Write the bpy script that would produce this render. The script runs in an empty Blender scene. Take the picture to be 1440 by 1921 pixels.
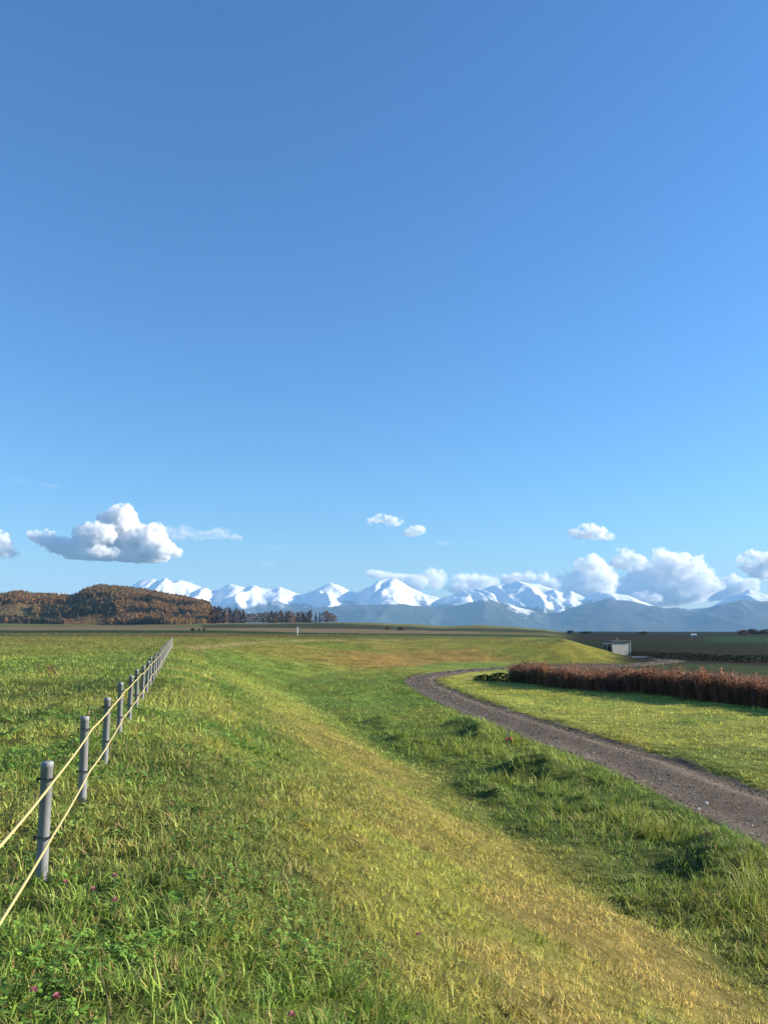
import bpy, bmesh, math, random
import numpy as np
from mathutils import Vector, Matrix

R = math.radians
scene = bpy.context.scene
COL = scene.collection

# ------------------------------------------------------------------ camera
F_PX, W_PX, H_PX = 1443.0, 1440.0, 1921.0
EYE = 1.59
PITCH = math.atan((1174 - 960.5) / F_PX)
cam_data = bpy.data.cameras.new('camera')
cam = bpy.data.objects.new('camera', cam_data)
COL.objects.link(cam)
cam.location = (0, 0, EYE)
cam.rotation_euler = (math.pi / 2 + PITCH, 0, 0)
cam_data.sensor_fit = 'VERTICAL'
cam_data.sensor_height = 36.0
cam_data.lens = 36.0 * F_PX / H_PX
cam_data.clip_start = 0.05
cam_data.clip_end = 80000
scene.camera = cam

# ------------------------------------------------------------------ sky and sun
SUN_EL, SUN_AZ = R(20), R(82)            # azimuth clockwise from the view direction (+Y)
world = bpy.data.worlds.new('World')
scene.world = world
world.use_nodes = True
wn, wl = world.node_tree.nodes, world.node_tree.links
wn.clear()
sky = wn.new('ShaderNodeTexSky')
sky.sky_type = 'NISHITA'
sky.sun_disc = False
sky.sun_elevation = SUN_EL
sky.sun_rotation = SUN_AZ
sky.altitude = 0
sky.air_density = 1.35
sky.dust_density = 0.0
sky.ozone_density = 9.5
bg = wn.new('ShaderNodeBackground')
bg.inputs['Strength'].default_value = 0.085
wo = wn.new('ShaderNodeOutputWorld')
wl.new(sky.outputs[0], bg.inputs[0])
wl.new(bg.outputs[0], wo.inputs[0])

sun_data = bpy.data.lights.new('sun', 'SUN')
sun_data.energy = 5.0
sun_data.angle = R(0.53)
sun_data.color = (1.0, 0.88, 0.70)
sun = bpy.data.objects.new('sun', sun_data)
COL.objects.link(sun)
SUN_DIR = Vector((math.sin(SUN_AZ) * math.cos(SUN_EL), math.cos(SUN_AZ) * math.cos(SUN_EL), math.sin(SUN_EL)))
sun.rotation_euler = SUN_DIR.to_track_quat('Z', 'Y').to_euler()
sun.location = (30, -5, 40)

vs = scene.view_settings
vs.view_transform = 'Standard'
vs.look = 'None'
vs.exposure = 1.3
vs.gamma = 1.0
vs.use_curve_mapping = False
cy = scene.cycles
cy.max_bounces = 24
cy.diffuse_bounces = 2
cy.glossy_bounces = 2
cy.transmission_bounces = 4
cy.volume_bounces = 10
cy.transparent_max_bounces = 8
cy.use_denoising = True
cy.caustics_reflective = False
cy.caustics_refractive = False
cy.use_adaptive_sampling = True
cy.adaptive_threshold = 0.014

# ------------------------------------------------------------------ numpy helpers
rng = np.random.default_rng(11)


def ray(x, y):
    u = (x - 720) / F_PX
    v = (960.5 - y) / F_PX
    c, s = math.cos(PITCH), math.sin(PITCH)
    return np.array([u, c - v * s, s + v * c])


def at_depth(x, y, Y):
    """the point at ground distance Y that the photograph shows at (x, y)"""
    d = ray(x, y)
    d = d * (Y / d[1])
    return np.array([d[0], d[1], d[2] + EYE])


def z_of(y, Y):
    return EYE + (1174 - y) * Y / F_PX


def _hash(ix, iy, iz, seed):
    h = (ix.astype(np.int64) * 374761393 + iy.astype(np.int64) * 668265263 + iz.astype(np.int64) * 2147483647 + seed * 1274126177) & 0xFFFFFFFF
    h = ((h ^ (h >> 13)) * 1274126177) & 0xFFFFFFFF
    h = ((h ^ (h >> 16)) * 2246822519) & 0xFFFFFFFF
    return ((h ^ (h >> 15)) & 0xFFFFFF) / float(0xFFFFFF)


def noise2(x, y, seed=0):
    x, y = np.asarray(x, float), np.asarray(y, float)
    ix, iy = np.floor(x), np.floor(y)
    fx, fy = x - ix, y - iy
    fx = fx * fx * fx * (fx * (fx * 6 - 15) + 10)
    fy = fy * fy * fy * (fy * (fy * 6 - 15) + 10)
    z = np.zeros_like(ix)
    a, b = _hash(ix, iy, z, seed), _hash(ix + 1, iy, z, seed)
    c, d = _hash(ix, iy + 1, z, seed), _hash(ix + 1, iy + 1, z, seed)
    return (a * (1 - fx) + b * fx) * (1 - fy) + (c * (1 - fx) + d * fx) * fy


def fbm2(x, y, octv=4, seed=0, gain=0.5):
    s, a, n = 0.0, 1.0, 0.0
    x, y = np.asarray(x, float), np.asarray(y, float)
    for k in range(octv):
        s = s + a * noise2(x + 17.3 * k, y - 9.1 * k, seed + k)
        n += a
        a *= gain
        x, y = x * 1.63 + y * 1.13, -x * 1.13 + y * 1.63
    return s / n


def noise3(x, y, z, seed=0):
    ix, iy, iz = np.floor(x), np.floor(y), np.floor(z)
    fx, fy, fz = x - ix, y - iy, z - iz
    fx = fx * fx * (3 - 2 * fx)
    fy = fy * fy * (3 - 2 * fy)
    fz = fz * fz * (3 - 2 * fz)
    out = 0
    for dx in (0, 1):
        for dy in (0, 1):
            for dz in (0, 1):
                w = (fx if dx else 1 - fx) * (fy if dy else 1 - fy) * (fz if dz else 1 - fz)
                out = out + w * _hash(ix + dx, iy + dy, iz + dz, seed)
    return out


def sstep(a, b, x):
    t = np.clip((np.asarray(x, float) - a) / (b - a), 0, 1)
    return t * t * (3 - 2 * t)


def lerp(a, b, t):
    return a + (b - a) * t


def mixc(a, b, t):
    t = np.asarray(t)[..., None]
    return a * (1 - t) + np.asarray(b) * t


def poly_dist(x, y, pts):
    """distance to a polyline and the (fractional) index of the nearest place on it"""
    best = np.full(np.shape(x), 1e18)
    idx = np.zeros(np.shape(x))
    for k in range(len(pts) - 1):
        ax, ay = pts[k]
        bx, by = pts[k + 1]
        dx, dy = bx - ax, by - ay
        L = dx * dx + dy * dy
        t = np.clip(((x - ax) * dx + (y - ay) * dy) / L, 0, 1)
        d = (x - ax - t * dx) ** 2 + (y - ay - t * dy) ** 2
        m = d < best
        best = np.where(m, d, best)
        idx = np.where(m, k + t, idx)
    return np.sqrt(best), idx


def inside(x, y, pts):
    c = np.zeros(np.shape(x), bool)
    n = len(pts)
    for k in range(n):
        ax, ay = pts[k]
        bx, by = pts[(k + 1) % n]
        if ay == by:
            continue
        m = (ay > y) != (by > y)
        c ^= m & (x < (bx - ax) * (y - ay) / (by - ay) + ax)
    return c


def smooth_line(pts, n=6):
    """Catmull-Rom through the points"""
    P = np.array(pts, float)
    P = np.vstack([2 * P[0] - P[1], P, 2 * P[-1] - P[-2]])
    out = []
    for k in range(1, len(P) - 2):
        for j in range(n):
            t = j / n
            p0, p1, p2, p3 = P[k - 1], P[k], P[k + 1], P[k + 2]
            out.append(0.5 * ((2 * p1) + (p2 - p0) * t + (2 * p0 - 5 * p1 + 4 * p2 - p3) * t * t + (3 * p1 - p0 - 3 * p2 + p3) * t ** 3))
    out.append(P[-2])
    return np.array(out)


# ------------------------------------------------------------------ the lie of the land
FX0, FSL = -0.8516, -0.2563               # the fence runs along x = FX0 + FSL * y
_fl = math.hypot(1, FSL)


def fence_t(x, y):                         # metres to the right of the fence
    return (x - FX0 - FSL * y) / _fl


def fence_pt(s, t=0.0):
    y = (s - t * FSL * 0) / _fl
    return FX0 + FSL * y + t / _fl, y - t * FSL / _fl


def crest_near(y, t=2.1):
    return (FX0 + FSL * y + t * _fl, y)


CREST = [crest_near(-60), crest_near(0), crest_near(20), crest_near(40, 2.0), (-12.0, 52.0), (-14.4, 60.5), (-15.2, 73), (-14.3, 87),
         (-10.9, 100), (-4, 104.5), (4, 105), (12, 103), (18, 100.5), (22.3, 97.5), (24.2, 99), (24.5, 105), (20, 118), (6, 136), (-10, 150)]
CREST_W = [5.2, 4.9, 5.3, 5.4, 5.6, 8.0, 14, 19, 20, 20, 19, 17, 15, 12, 7, 5, 6, 8, 10]
CREST = smooth_line(CREST, 5)
CREST_W = np.interp(np.linspace(0, 18, len(CREST)), np.arange(19), CREST_W)
LOWPOLY = np.vstack([CREST, [(60, 400), (400, 400), (400, -60)]])
PATH = smooth_line([(6.6, -14), (7.9, 4), (8.3, 12), (8.16, 17.1), (7.56, 23.6), (5.95, 31.4), (4.2, 41.5), (2.95, 52), (2.75, 57), (3.35, 62.5),
                    (6.2, 69), (11.9, 75.5), (23.5, 79.5), (33, 90), (33.5, 97)], 6)
PATH_HALF = np.interp(np.linspace(0, 14, len(PATH)), np.arange(15), [1.45, 1.45, 1.45, 1.45, 1.45, 1.5, 1.45, 1.4, 1.4, 1.45, 1.45, 1.4, 1.4, 1.5, 1.5])

COLS = np.array([-900, -300, 0, 60, 140, 200, 300, 390, 420, 480, 560, 640, 700, 760, 840, 900, 950, 1010, 1060, 1250, 1440, 1900, 2600], float)
ROWS = np.array([110, 180, 300, 450, 700, 1000, 1400, 2500, 5000, 9500, 16000], float)
_tab = {
    180: [1187, 1187, 1187, 1187, 1187, 1187, 1187, 1187, 1187.5, 1189, 1190, 1190, 1190, 1191, 1192, 1193, 1194, 1196, 1206, 1207, 1207, 1207, 1207],
    300: [1181, 1181, 1181, 1181, 1181, 1181, 1181, 1181, 1181, 1182, 1184, 1185, 1186, 1187, 1188, 1189, 1190, 1191, 1195, 1196, 1197, 1198, 1198],
    450: [1177, 1177, 1177, 1177, 1177, 1177, 1177, 1177, 1177, 1177, 1178, 1179, 1180, 1182, 1184, 1185, 1186, 1187, 1189, 1190, 1190.5, 1191, 1191],
    700: [1166, 1166, 1170, 1171, 1172, 1173, 1172, 1170, 1169, 1169, 1168, 1167.5, 1169, 1171, 1175, 1172.5, 1175, 1180, 1187, 1192, 1193, 1194, 1194],
}
TAB = []
for r in ROWS:
    if r == 110:
        TAB.append(np.zeros(len(COLS)))
    elif r in _tab:
        TAB.append(EYE + (1174 - np.array(_tab[r])) * r / F_PX)
    else:
        TAB.append(np.interp(r, [1000, 1400, 2500, 5000, 9500, 16000], [-6, -14, -35, -75, -140, -200]) + 0 * COLS)
TAB = np.array(TAB)
HILL_C = np.array([-900, -400, -200, 0, 30, 60, 100, 130, 143, 158, 185, 215, 260, 310, 350, 378, 390, 398, 420, 460], float)
HILL_Y = np.array([1150, 1132, 1126, 1125, 1119, 1123, 1124, 1126, 1122, 1113, 1108, 1110, 1115, 1123, 1130, 1135, 1139, 1150, 1168, 1180], float)


def col_of(x, y):
    return 720 + F_PX * x / (np.maximum(y, 1.0) * math.cos(PITCH))


def hill_height(x, y):
    c = col_of(x, y)
    top = EYE + (1174 - np.interp(c, HILL_C, HILL_Y)) * 1150 / F_PX + 6
    s = sstep(790, 1130, y) * (1 - sstep(1190, 1600, y))
    lump = (fbm2(x / 130, y / 130, 3, 55) - 0.5) * 16 * sstep(760, 900, y) * (1 - sstep(1050, 1140, y)) * sstep(470, 360, c)
    return np.maximum(top, 0) * s * sstep(470, 400, c) + lump


def far_height(x, y):
    c = np.clip(col_of(x, y), COLS[0], COLS[-1])
    yy = np.clip(y, ROWS[0], ROWS[-1])
    ci = np.clip(np.searchsorted(COLS, c) - 1, 0, len(COLS) - 2)
    ct = (c - COLS[ci]) / (COLS[ci + 1] - COLS[ci])
    ct = ct * ct * (3 - 2 * ct)
    ri = np.clip(np.searchsorted(ROWS, yy) - 1, 0, len(ROWS) - 2)
    rt = (yy - ROWS[ri]) / (ROWS[ri + 1] - ROWS[ri])
    rt = rt * rt * (3 - 2 * rt)
    z = lerp(lerp(TAB[ri, ci], TAB[ri, ci + 1], ct), lerp(TAB[ri + 1, ci], TAB[ri + 1, ci + 1], ct), rt)
    return z


def land(x, y):
    """height and a dictionary of zone measures"""
    x, y = np.asarray(x, float), np.asarray(y, float)
    d, i = poly_dist(x, y, CREST)
    low = inside(x, y, LOWPOLY)
    q = np.where(low, d, -d)
    w = np.interp(i, np.arange(len(CREST_W)), CREST_W)
    wob = (fbm2(x / 3.1, y / 3.1, 3, 5) - 0.5) * 0.7
    u = (q + wob * sstep(2, 6, d + 2)) / w
    near = -2.4 * (0.5 * np.clip((u + 0.22) / 1.2, 0, 1) + 0.5 * sstep(-0.45, 1.1, u))
    pd, pi = poly_dist(x, y, PATH)
    ph = np.interp(pi, np.arange(len(PATH_HALF)), PATH_HALF)
    t = fence_t(x, y)
    # bank of rough grass between the ditch at the slope's foot and the gravel
    berm = sstep(7.4, 9.0, t) * (1 - sstep(-0.2, 1.3, ph + 1.1 - pd)) * (1 - sstep(27, 40, y)) * low
    berm = berm * (pd > 0) * (t < 14.5) * (fence_t(x, y) < 12.5)
    near = near + berm * (0.02 + 0.50 * sstep(0.42, 0.75, fbm2(x / 2.0, y / 2.0, 3, 21)))
    # small relief of the sward
    amp = np.where(low, 0.10, 0.06) * (1 - sstep(60, 160, y))
    near = near + 0.045 * (fbm2(x / 0.42, y / 0.42, 2, 4) - 0.5) * (1 - sstep(12, 30, y)) * sstep(-0.3, 0.7, pd - ph)
    near = near + amp * (fbm2(x / 1.7, y / 1.7, 4, 2) - 0.5) * 2 * sstep(-0.3, 0.7, pd - ph)
    near = near + 0.16 * (fbm2(x / 9, y / 9, 3, 3) - 0.5) * sstep(0.0, 5, pd - ph) * (1 - sstep(80, 160, y)) * np.where(low, 1, 0.5)
    near = near - 0.10 * (1 - sstep(ph - 0.3, ph + 0.2, pd)) + 0.055 * np.exp(-((pd - ph - 0.5) / 0.35) ** 2) * (1 - sstep(50, 70, y))
    far = far_height(x, y) + hill_height(x, y)
    far = far + (fbm2(x / 60, y / 60, 3, 9) - 0.5) * 1.2 * sstep(150, 320, y)
    b = sstep(112, 170, y)
    z = lerp(near, far, b)
    return z, dict(q=q, u=u, low=low, pd=pd, ph=ph, t=t, berm=berm, i=i)


def ground_z(x, y):
    return float(land(np.array([x]), np.array([y]))[0][0])


A = np.array


def zone(x, y, g):
    """albedo of the sward or soil, grass height factor, grass density factor"""
    r = np.hypot(x, y)
    n1 = fbm2(x / 2.3, y / 2.3, 4, 31)
    n2 = fbm2(x / 9.0, y / 9.0, 4, 32)
    n3 = fbm2(x / 0.7, y / 0.7, 3, 33)
    n4 = fbm2(x / 28.0, y / 28.0, 3, 34)
    low, u, q, t = g['low'], g['u'], g['q'], g['t']
    one = np.ones(np.shape(x) + (1,))
    green = mixc(one * A([0.160, 0.232, 0.047]), [0.28, 0.305, 0.074], sstep(0.45, 0.72, n1))
    green = mixc(green, [0.095, 0.140, 0.034], sstep(0.55, 0.75, n2) * 0.7)
    # plateau turns to straw with distance
    green = mixc(green, [0.200, 0.165, 0.052], np.clip(sstep(12, 90, y) * (0.1 + 0.9 * n2) * (~low), 0, 1))
    yellow = mixc(one * A([0.335, 0.305, 0.080]), [0.37, 0.290, 0.095], sstep(0.50, 0.78, n2) * 0.75)
    yellow = mixc(yellow, [0.27, 0.310, 0.062], sstep(0.48, 0.70, n1) * 0.8)
    lowg = mixc(one * A([0.140, 0.215, 0.045]), [0.22, 0.255, 0.055], sstep(0.40, 0.70, n2 * 0.6 + n1 * 0.4))
    meadow = mixc(one * A([0.335, 0.350, 0.074]), [0.23, 0.285, 0.060], sstep(0.45, 0.7, n1))
    meadow = mixc(meadow, [0.33, 0.27, 0.075], sstep(0.55, 0.75, n2) * 0.7)
    # slope weight: strongest near the camera side bank
    nearbank = 1 - 0.75 * sstep(22, 46, y) - 0.25 * sstep(46, 62, y)
    sl = sstep(-0.04, 0.34, u + (n2 - 0.5) * 0.5 + (n1 - 0.5) * 0.35) * (1 - sstep(0.72, 1.12, u + (n1 - 0.5) * 0.5)) * nearbank
    c = mixc(green, lowg, low.astype(float))
    east = g['pd'] * 0
    pathx = np.interp(y, PATH[:60, 1], PATH[:60, 0])
    rightside = low & (x > pathx) & (y < 66 + 0.5 * (x - 4))
    c = mixc(c, meadow, rightside.astype(float))
    c = mixc(c, yellow, sl)
    # far bank round the bend
    fb = sstep(66, 80, y) * low * (u < 1.1) * (y < 135)
    olive = mixc(one * A([0.165, 0.195, 0.040]), [0.24, 0.215, 0.055], sstep(0.4, 0.7, n2))
    c = mixc(c, olive, fb * 0.85)
    brown = sstep(0.36, 0.66, u + (n2 - 0.5) * 0.7) * sstep(-10, 0, x) * sstep(20, 9, x) * fb
    c = mixc(c, [0.29, 0.185, 0.062], brown * 0.8)
    c = mixc(c, [0.215, 0.205, 0.040], sstep(13, 20, x + (n2 - .5) * 6) * fb * (1 - sstep(0.9, 1.05, u)))
    # pale worn line along the rim
    rim = np.exp(-((q + 1.0) / 0.7) ** 2) * sstep(56, 66, y) * (y < 112) * sstep(6, 0, x)
    c = mixc(c, [0.36, 0.30, 0.14], rim * 0.85)
    bm = np.clip(g['berm'] * 1.0, 0, 1)
    c = mixc(c, mixc(one * A([0.125, 0.185, 0.038]), [0.20, 0.235, 0.050], sstep(0.4, 0.65, n1)), bm * 0.8)
    # fields behind
    colp = col_of(x, y)
    fl = mixc(one * A([0.13, 0.115, 0.055]), [0.10, 0.12, 0.04], sstep(0.4, 0.6, n4))
    edge = y + (fbm2(x / 40, y / 40, 2, 77) - 0.5) * 26
    left = 1 - sstep(560, 760, colp)
    fl = mixc(fl, [0.030, 0.052, 0.016], (sstep(172, 186, edge) * (1 - sstep(265, 285, edge))))
    fl = mixc(fl, [0.17, 0.135, 0.085], sstep(280, 300, edge) * (1 - sstep(430, 470, edge)) * (colp < 900))
    fl = mixc(fl, [0.045, 0.050, 0.025], sstep(430, 450, edge) * (1 - sstep(590, 640, edge)) * (colp > 380))
    fl = mixc(fl, [0.16, 0.15, 0.09], sstep(600, 640, edge) * (colp > 380))
    fl = mixc(fl, [0.15, 0.16, 0.06], sstep(560, 600, edge) * sstep(640, 720, colp))
    hillc = mixc(one * A([0.27, 0.165, 0.070]), [0.23, 0.19, 0.080], sstep(0.45, 0.6, fbm2(x / 90, y / 60, 3, 78)))
    fl = mixc(fl, hillc, sstep(620, 720, edge) * sstep(470, 420, colp))
    rightf = sstep(1020, 1100, colp)
    rf = mixc(one * A([0.019, 0.015, 0.008]), [0.010, 0.020, 0.006], sstep(0.42, 0.55, noise2(y / 17.0, x / 90, 79)))
    rf = mixc(rf, [0.007, 0.014, 0.005], sstep(300, 330, edge))
    rf = mixc(rf, [0.012, 0.048, 0.014], sstep(190, 215, edge) * (1 - sstep(330, 380, edge)) * sstep(1300, 1360, colp))
    fl = mixc(fl, rf, rightf)
    c = mixc(c, fl, sstep(104, 116, y + (n2 - 0.5) * 8) * np.where(low & (x < 24), sstep(112, 130, y), 1.0))
    # brown soil of the crop patch and dark ground behind it on the right
    crop = sstep(0, 4, crop_q(x, y)) * sstep(940, 990, colp) * low * (y < 112) * sstep(1.0, 1.3, u)
    c = mixc(c, [0.115, 0.072, 0.045], crop)
    dk = sstep(20, 26, crop_q(x, y)) * low * (y < 140) * sstep(1130, 1190, colp)
    c = mixc(c, [0.040, 0.060, 0.020], dk)
    c = mixc(c, rf, sstep(33, 40, crop_q(x, y)) * low * (y < 140) * sstep(1130, 1190, colp))
    h = 0.85 + 0.5 * n1
    h = np.where(low & (u > 1), 1.05 + 0.6 * (n1 - 0.3), h)
    h = h * lerp(1.0, 0.72, sl) * (1 + bm * 1.1 * sstep(0.40, 0.66, n1))
    h = np.where(rightside, 0.8, h)
    return np.clip(c, 0.005, 0.8), h, sl


CROP = [(8.4, 56.5), (11.6, 50.5), (15.2, 46.6), (18.9, 38.6), (27, 25.0)]


def crop_q(x, y):
    """metres behind the front edge of the tall dry crop"""
    d, i = poly_dist(x, y, CROP)
    back = inside(x, y, CROP + [(200, 25), (200, 200), (-20, 200), (4, 64)])
    return np.where(back, d, -d)


# ------------------------------------------------------------------ mesh helpers
def new_mesh(name, verts, faces, smooth=True):
    me = bpy.data.meshes.new(name)
    verts = np.asarray(verts, np.float32)
    if isinstance(faces, np.ndarray):
        nf, k = faces.shape
        me.vertices.add(len(verts))
        me.vertices.foreach_set('co', verts.ravel())
        me.loops.add(nf * k)
        me.loops.foreach_set('vertex_index', faces.astype(np.int32).ravel())
        me.polygons.add(nf)
        me.polygons.foreach_set('loop_start', np.arange(0, nf * k, k, dtype=np.int32))
        me.update(calc_edges=True)
    else:
        me.from_pydata([tuple(map(float, v)) for v in verts], [], faces)
        me.update()
    if smooth:
        me.polygons.foreach_set('use_smooth', np.ones(len(me.polygons), bool))
    me.validate()
    return me


def add_color(me, name, cols):
    a = me.attributes.new(name, 'FLOAT_COLOR', 'POINT')
    c = np.ones((len(cols), 4), np.float32)
    c[:, :3] = cols
    a.data.foreach_set('color', c.ravel())


def obj(name, me, mat=None, parent=None, loc=None, rot=None):
    o = bpy.data.objects.new(name, me)
    COL.objects.link(o)
    if mat is not None and me is not None and not me.materials:
        me.materials.append(mat)
    if parent:
        o.parent = parent
    if loc is not None:
        o.location = loc
    if rot is not None:
        o.rotation_euler = rot
    return o


def empty(name, loc=(0, 0, 0), rz=0.0):
    o = bpy.data.objects.new(name, None)
    COL.objects.link(o)
    o.location = loc
    o.rotation_euler = (0, 0, rz)
    o.empty_display_size = 0.2
    return o


def tag(o, label=None, cat=None, group=None, kind=None):
    if label:
        o['label'] = label
    if cat:
        o['category'] = cat
    if group:
        o['group'] = group
    if kind:
        o['kind'] = kind
    return o


def box_mesh(name, sx, sy, sz, bevel=0.0, origin='base'):
    bm = bmesh.new()
    bmesh.ops.create_cube(bm, size=1)
    for v in bm.verts:
        v.co = Vector((v.co.x * sx, v.co.y * sy, (v.co.z + (0.5 if origin == 'base' else 0)) * sz))
    if bevel:
        bmesh.ops.bevel(bm, geom=bm.edges[:], offset=bevel, segments=2, affect='EDGES', profile=0.7)
    me = bpy.data.meshes.new(name)
    bm.to_mesh(me)
    bm.free()
    return me


def tube(path, radius, n=8, cap=True):
    """verts, faces of a tube along a list of points; radius a number or list"""
    P = [Vector(p) for p in path]
    rad = radius if hasattr(radius, '__len__') else [radius] * len(P)
    V, Fc = [], []
    for k, p in enumerate(P):
        d = (P[min(k + 1, len(P) - 1)] - P[max(k - 1, 0)]).normalized()
        ref = Vector((0, 0, 1)) if abs(d.z) < 0.9 else Vector((1, 0, 0))
        a = d.cross(ref).normalized()
        b = d.cross(a).normalized()
        for j in range(n):
            th = 2 * math.pi * j / n
            V.append(p + (a * math.cos(th) + b * math.sin(th)) * rad[k])
    for k in range(len(P) - 1):
        for j in range(n):
            Fc.append((k * n + j, k * n + (j + 1) % n, (k + 1) * n + (j + 1) % n, (k + 1) * n + j))
    if cap:
        Fc.append(tuple(range(n - 1, -1, -1)))
        m = (len(P) - 1) * n
        Fc.append(tuple(range(m, m + n)))
    return V, Fc


def join(parts):
    V, Fc = [], []
    for v, f in parts:
        o = len(V)
        V += list(v)
        Fc += [tuple(i + o for i in q) for q in f]
    return V, Fc


# ------------------------------------------------------------------ materials
def mat(name):
    m = bpy.data.materials.new(name)
    m.use_nodes = True
    nt = m.node_tree
    nt.nodes.clear()
    out = nt.nodes.new('ShaderNodeOutputMaterial')
    return m, nt, out


def N(nt, kind, **kw):
    n = nt.nodes.new(kind)
    for k, v in kw.items():
        if k in n.inputs:
            n.inputs[k].default_value = v
        else:
            setattr(n, k, v)
    return n


def noise_node(nt, scale, detail=4, rough=0.55, coord=None):
    n = N(nt, 'ShaderNodeTexNoise')
    n.inputs['Scale'].default_value = scale
    n.inputs['Detail'].default_value = detail
    n.inputs['Roughness'].default_value = rough
    if coord is not None:
        nt.links.new(coord, n.inputs['Vector'])
    return n


def ramp(nt, fac, stops):
    r = N(nt, 'ShaderNodeValToRGB')
    e = r.color_ramp.elements
    while len(e) < len(stops):
        e.new(0.5)
    for k, (p, c) in enumerate(stops):
        e[k].position = p
        e[k].color = (c[0], c[1], c[2], 1) if hasattr(c, '__len__') else (c, c, c, 1)
    nt.links.new(fac, r.inputs[0])
    return r


def mul(nt, a, b, fac=1.0):
    m = N(nt, 'ShaderNodeMix', data_type='RGBA', blend_type='MULTIPLY')
    m.inputs['Factor'].default_value = fac
    nt.links.new(a, m.inputs['A'])
    nt.links.new(b, m.inputs['B'])
    return m.outputs['Result']


def plain(name, color, rough=0.7, metallic=0.0, var=0.15, scale=8.0, bump=0.0, spec=0.4):
    m, nt, out = mat(name)
    b = N(nt, 'ShaderNodeBsdfPrincipled')
    tc = N(nt, 'ShaderNodeTexCoord')
    n = noise_node(nt, scale, 5, 0.6, tc.outputs['Object'])
    lo = [max(0, c * (1 - var)) for c in color]
    hi = [min(1, c * (1 + var)) for c in color]
    r = ramp(nt, n.outputs['Fac'], [(0.3, lo), (0.7, hi)])
    nt.links.new(r.outputs[0], b.inputs['Base Color'])
    b.inputs['Roughness'].default_value = rough
    b.inputs['Metallic'].default_value = metallic
    b.inputs['Specular IOR Level'].default_value = spec
    if bump:
        bp = N(nt, 'ShaderNodeBump')
        bp.inputs['Strength'].default_value = bump
        bp.inputs['Distance'].default_value = 0.02
        nt.links.new(n.outputs['Fac'], bp.inputs['Height'])
        nt.links.new(bp.outputs[0], b.inputs['Normal'])
    nt.links.new(b.outputs[0], out.inputs[0])
    return m


def foliage(name, tint_type='INSTANCER', color=None, trans=0.35, straw=(0.40, 0.31, 0.13), straw_at=0.79, rough=0.5, spec=0.35):
    """leaf and blade material: tint x per-leaf variation, part of the light passing through"""
    m, nt, out = mat(name)
    if color is None:
        a = N(nt, 'ShaderNodeAttribute', attribute_type=tint_type, attribute_name='tint')
        tint = a.outputs['Color']
    else:
        rgb = N(nt, 'ShaderNodeRGB')
        rgb.outputs[0].default_value = (*color, 1)
        tint = rgb.outputs[0]
    sh = N(nt, 'ShaderNodeAttribute', attribute_type='GEOMETRY', attribute_name='shade')
    sep = N(nt, 'ShaderNodeSeparateColor')
    nt.links.new(sh.outputs['Color'], sep.inputs[0])
    v = ramp(nt, sep.outputs[0], [(0.0, (0.42, 0.50, 0.42)), (0.5, (1.0, 1.0, 0.95)), (1.0, (1.95, 1.82, 1.70))])
    c = mul(nt, tint, v.outputs[0])
    st = N(nt, 'ShaderNodeMix', data_type='RGBA')
    gt = N(nt, 'ShaderNodeMath', operation='GREATER_THAN')
    gt.inputs[1].default_value = straw_at
    nt.links.new(sep.outputs[1], gt.inputs[0])
    nt.links.new(gt.outputs[0], st.inputs['Factor'])
    nt.links.new(c, st.inputs['A'])
    st.inputs['B'].default_value = (*straw, 1)
    c = st.outputs['Result']
    b = N(nt, 'ShaderNodeBsdfPrincipled')
    nt.links.new(c, b.inputs['Base Color'])
    b.inputs['Roughness'].default_value = rough
    b.inputs['Specular IOR Level'].default_value = spec
    t = N(nt, 'ShaderNodeBsdfTranslucent')
    nt.links.new(c, t.inputs['Color'])
    mx = N(nt, 'ShaderNodeMixShader')
    mx.inputs[0].default_value = trans
    nt.links.new(b.outputs[0], mx.inputs[1])
    nt.links.new(t.outputs[0], mx.inputs[2])
    nt.links.new(mx.outputs[0], out.inputs[0])
    return m


def ground_material():
    m, nt, out = mat('ground_sward_and_soil')
    a = N(nt, 'ShaderNodeAttribute', attribute_type='GEOMETRY', attribute_name='tint')
    geo = N(nt, 'ShaderNodeNewGeometry')
    n1 = noise_node(nt, 3.2, 6, 0.65, geo.outputs['Position'])
    n2 = noise_node(nt, 0.45, 6, 0.6, geo.outputs['Position'])
    r1 = ramp(nt, n1.outputs['Fac'], [(0.32, (0.55, 0.58, 0.52)), (0.52, (0.95, 0.95, 0.95)), (0.72, (1.45, 1.38, 1.25))])
    r2 = ramp(nt, n2.outputs['Fac'], [(0.34, (0.70, 0.74, 0.68)), (0.66, (1.25, 1.20, 1.10))])
    c = mul(nt, a.outputs['Color'], r1.outputs[0])
    c = mul(nt, c, r2.outputs[0])
    b = N(nt, 'ShaderNodeBsdfPrincipled')
    nt.links.new(c, b.inputs['Base Color'])
    b.inputs['Roughness'].default_value = 0.9
    b.inputs['Specular IOR Level'].default_value = 0.05
    bp = N(nt, 'ShaderNodeBump')
    bp.inputs['Strength'].default_value = 0.9
    bp.inputs['Distance'].default_value = 0.10
    nt.links.new(n1.outputs['Fac'], bp.inputs['Height'])
    nt.links.new(bp.outputs[0], b.inputs['Normal'])
    nt.links.new(b.outputs[0], out.inputs[0])
    return m


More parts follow.
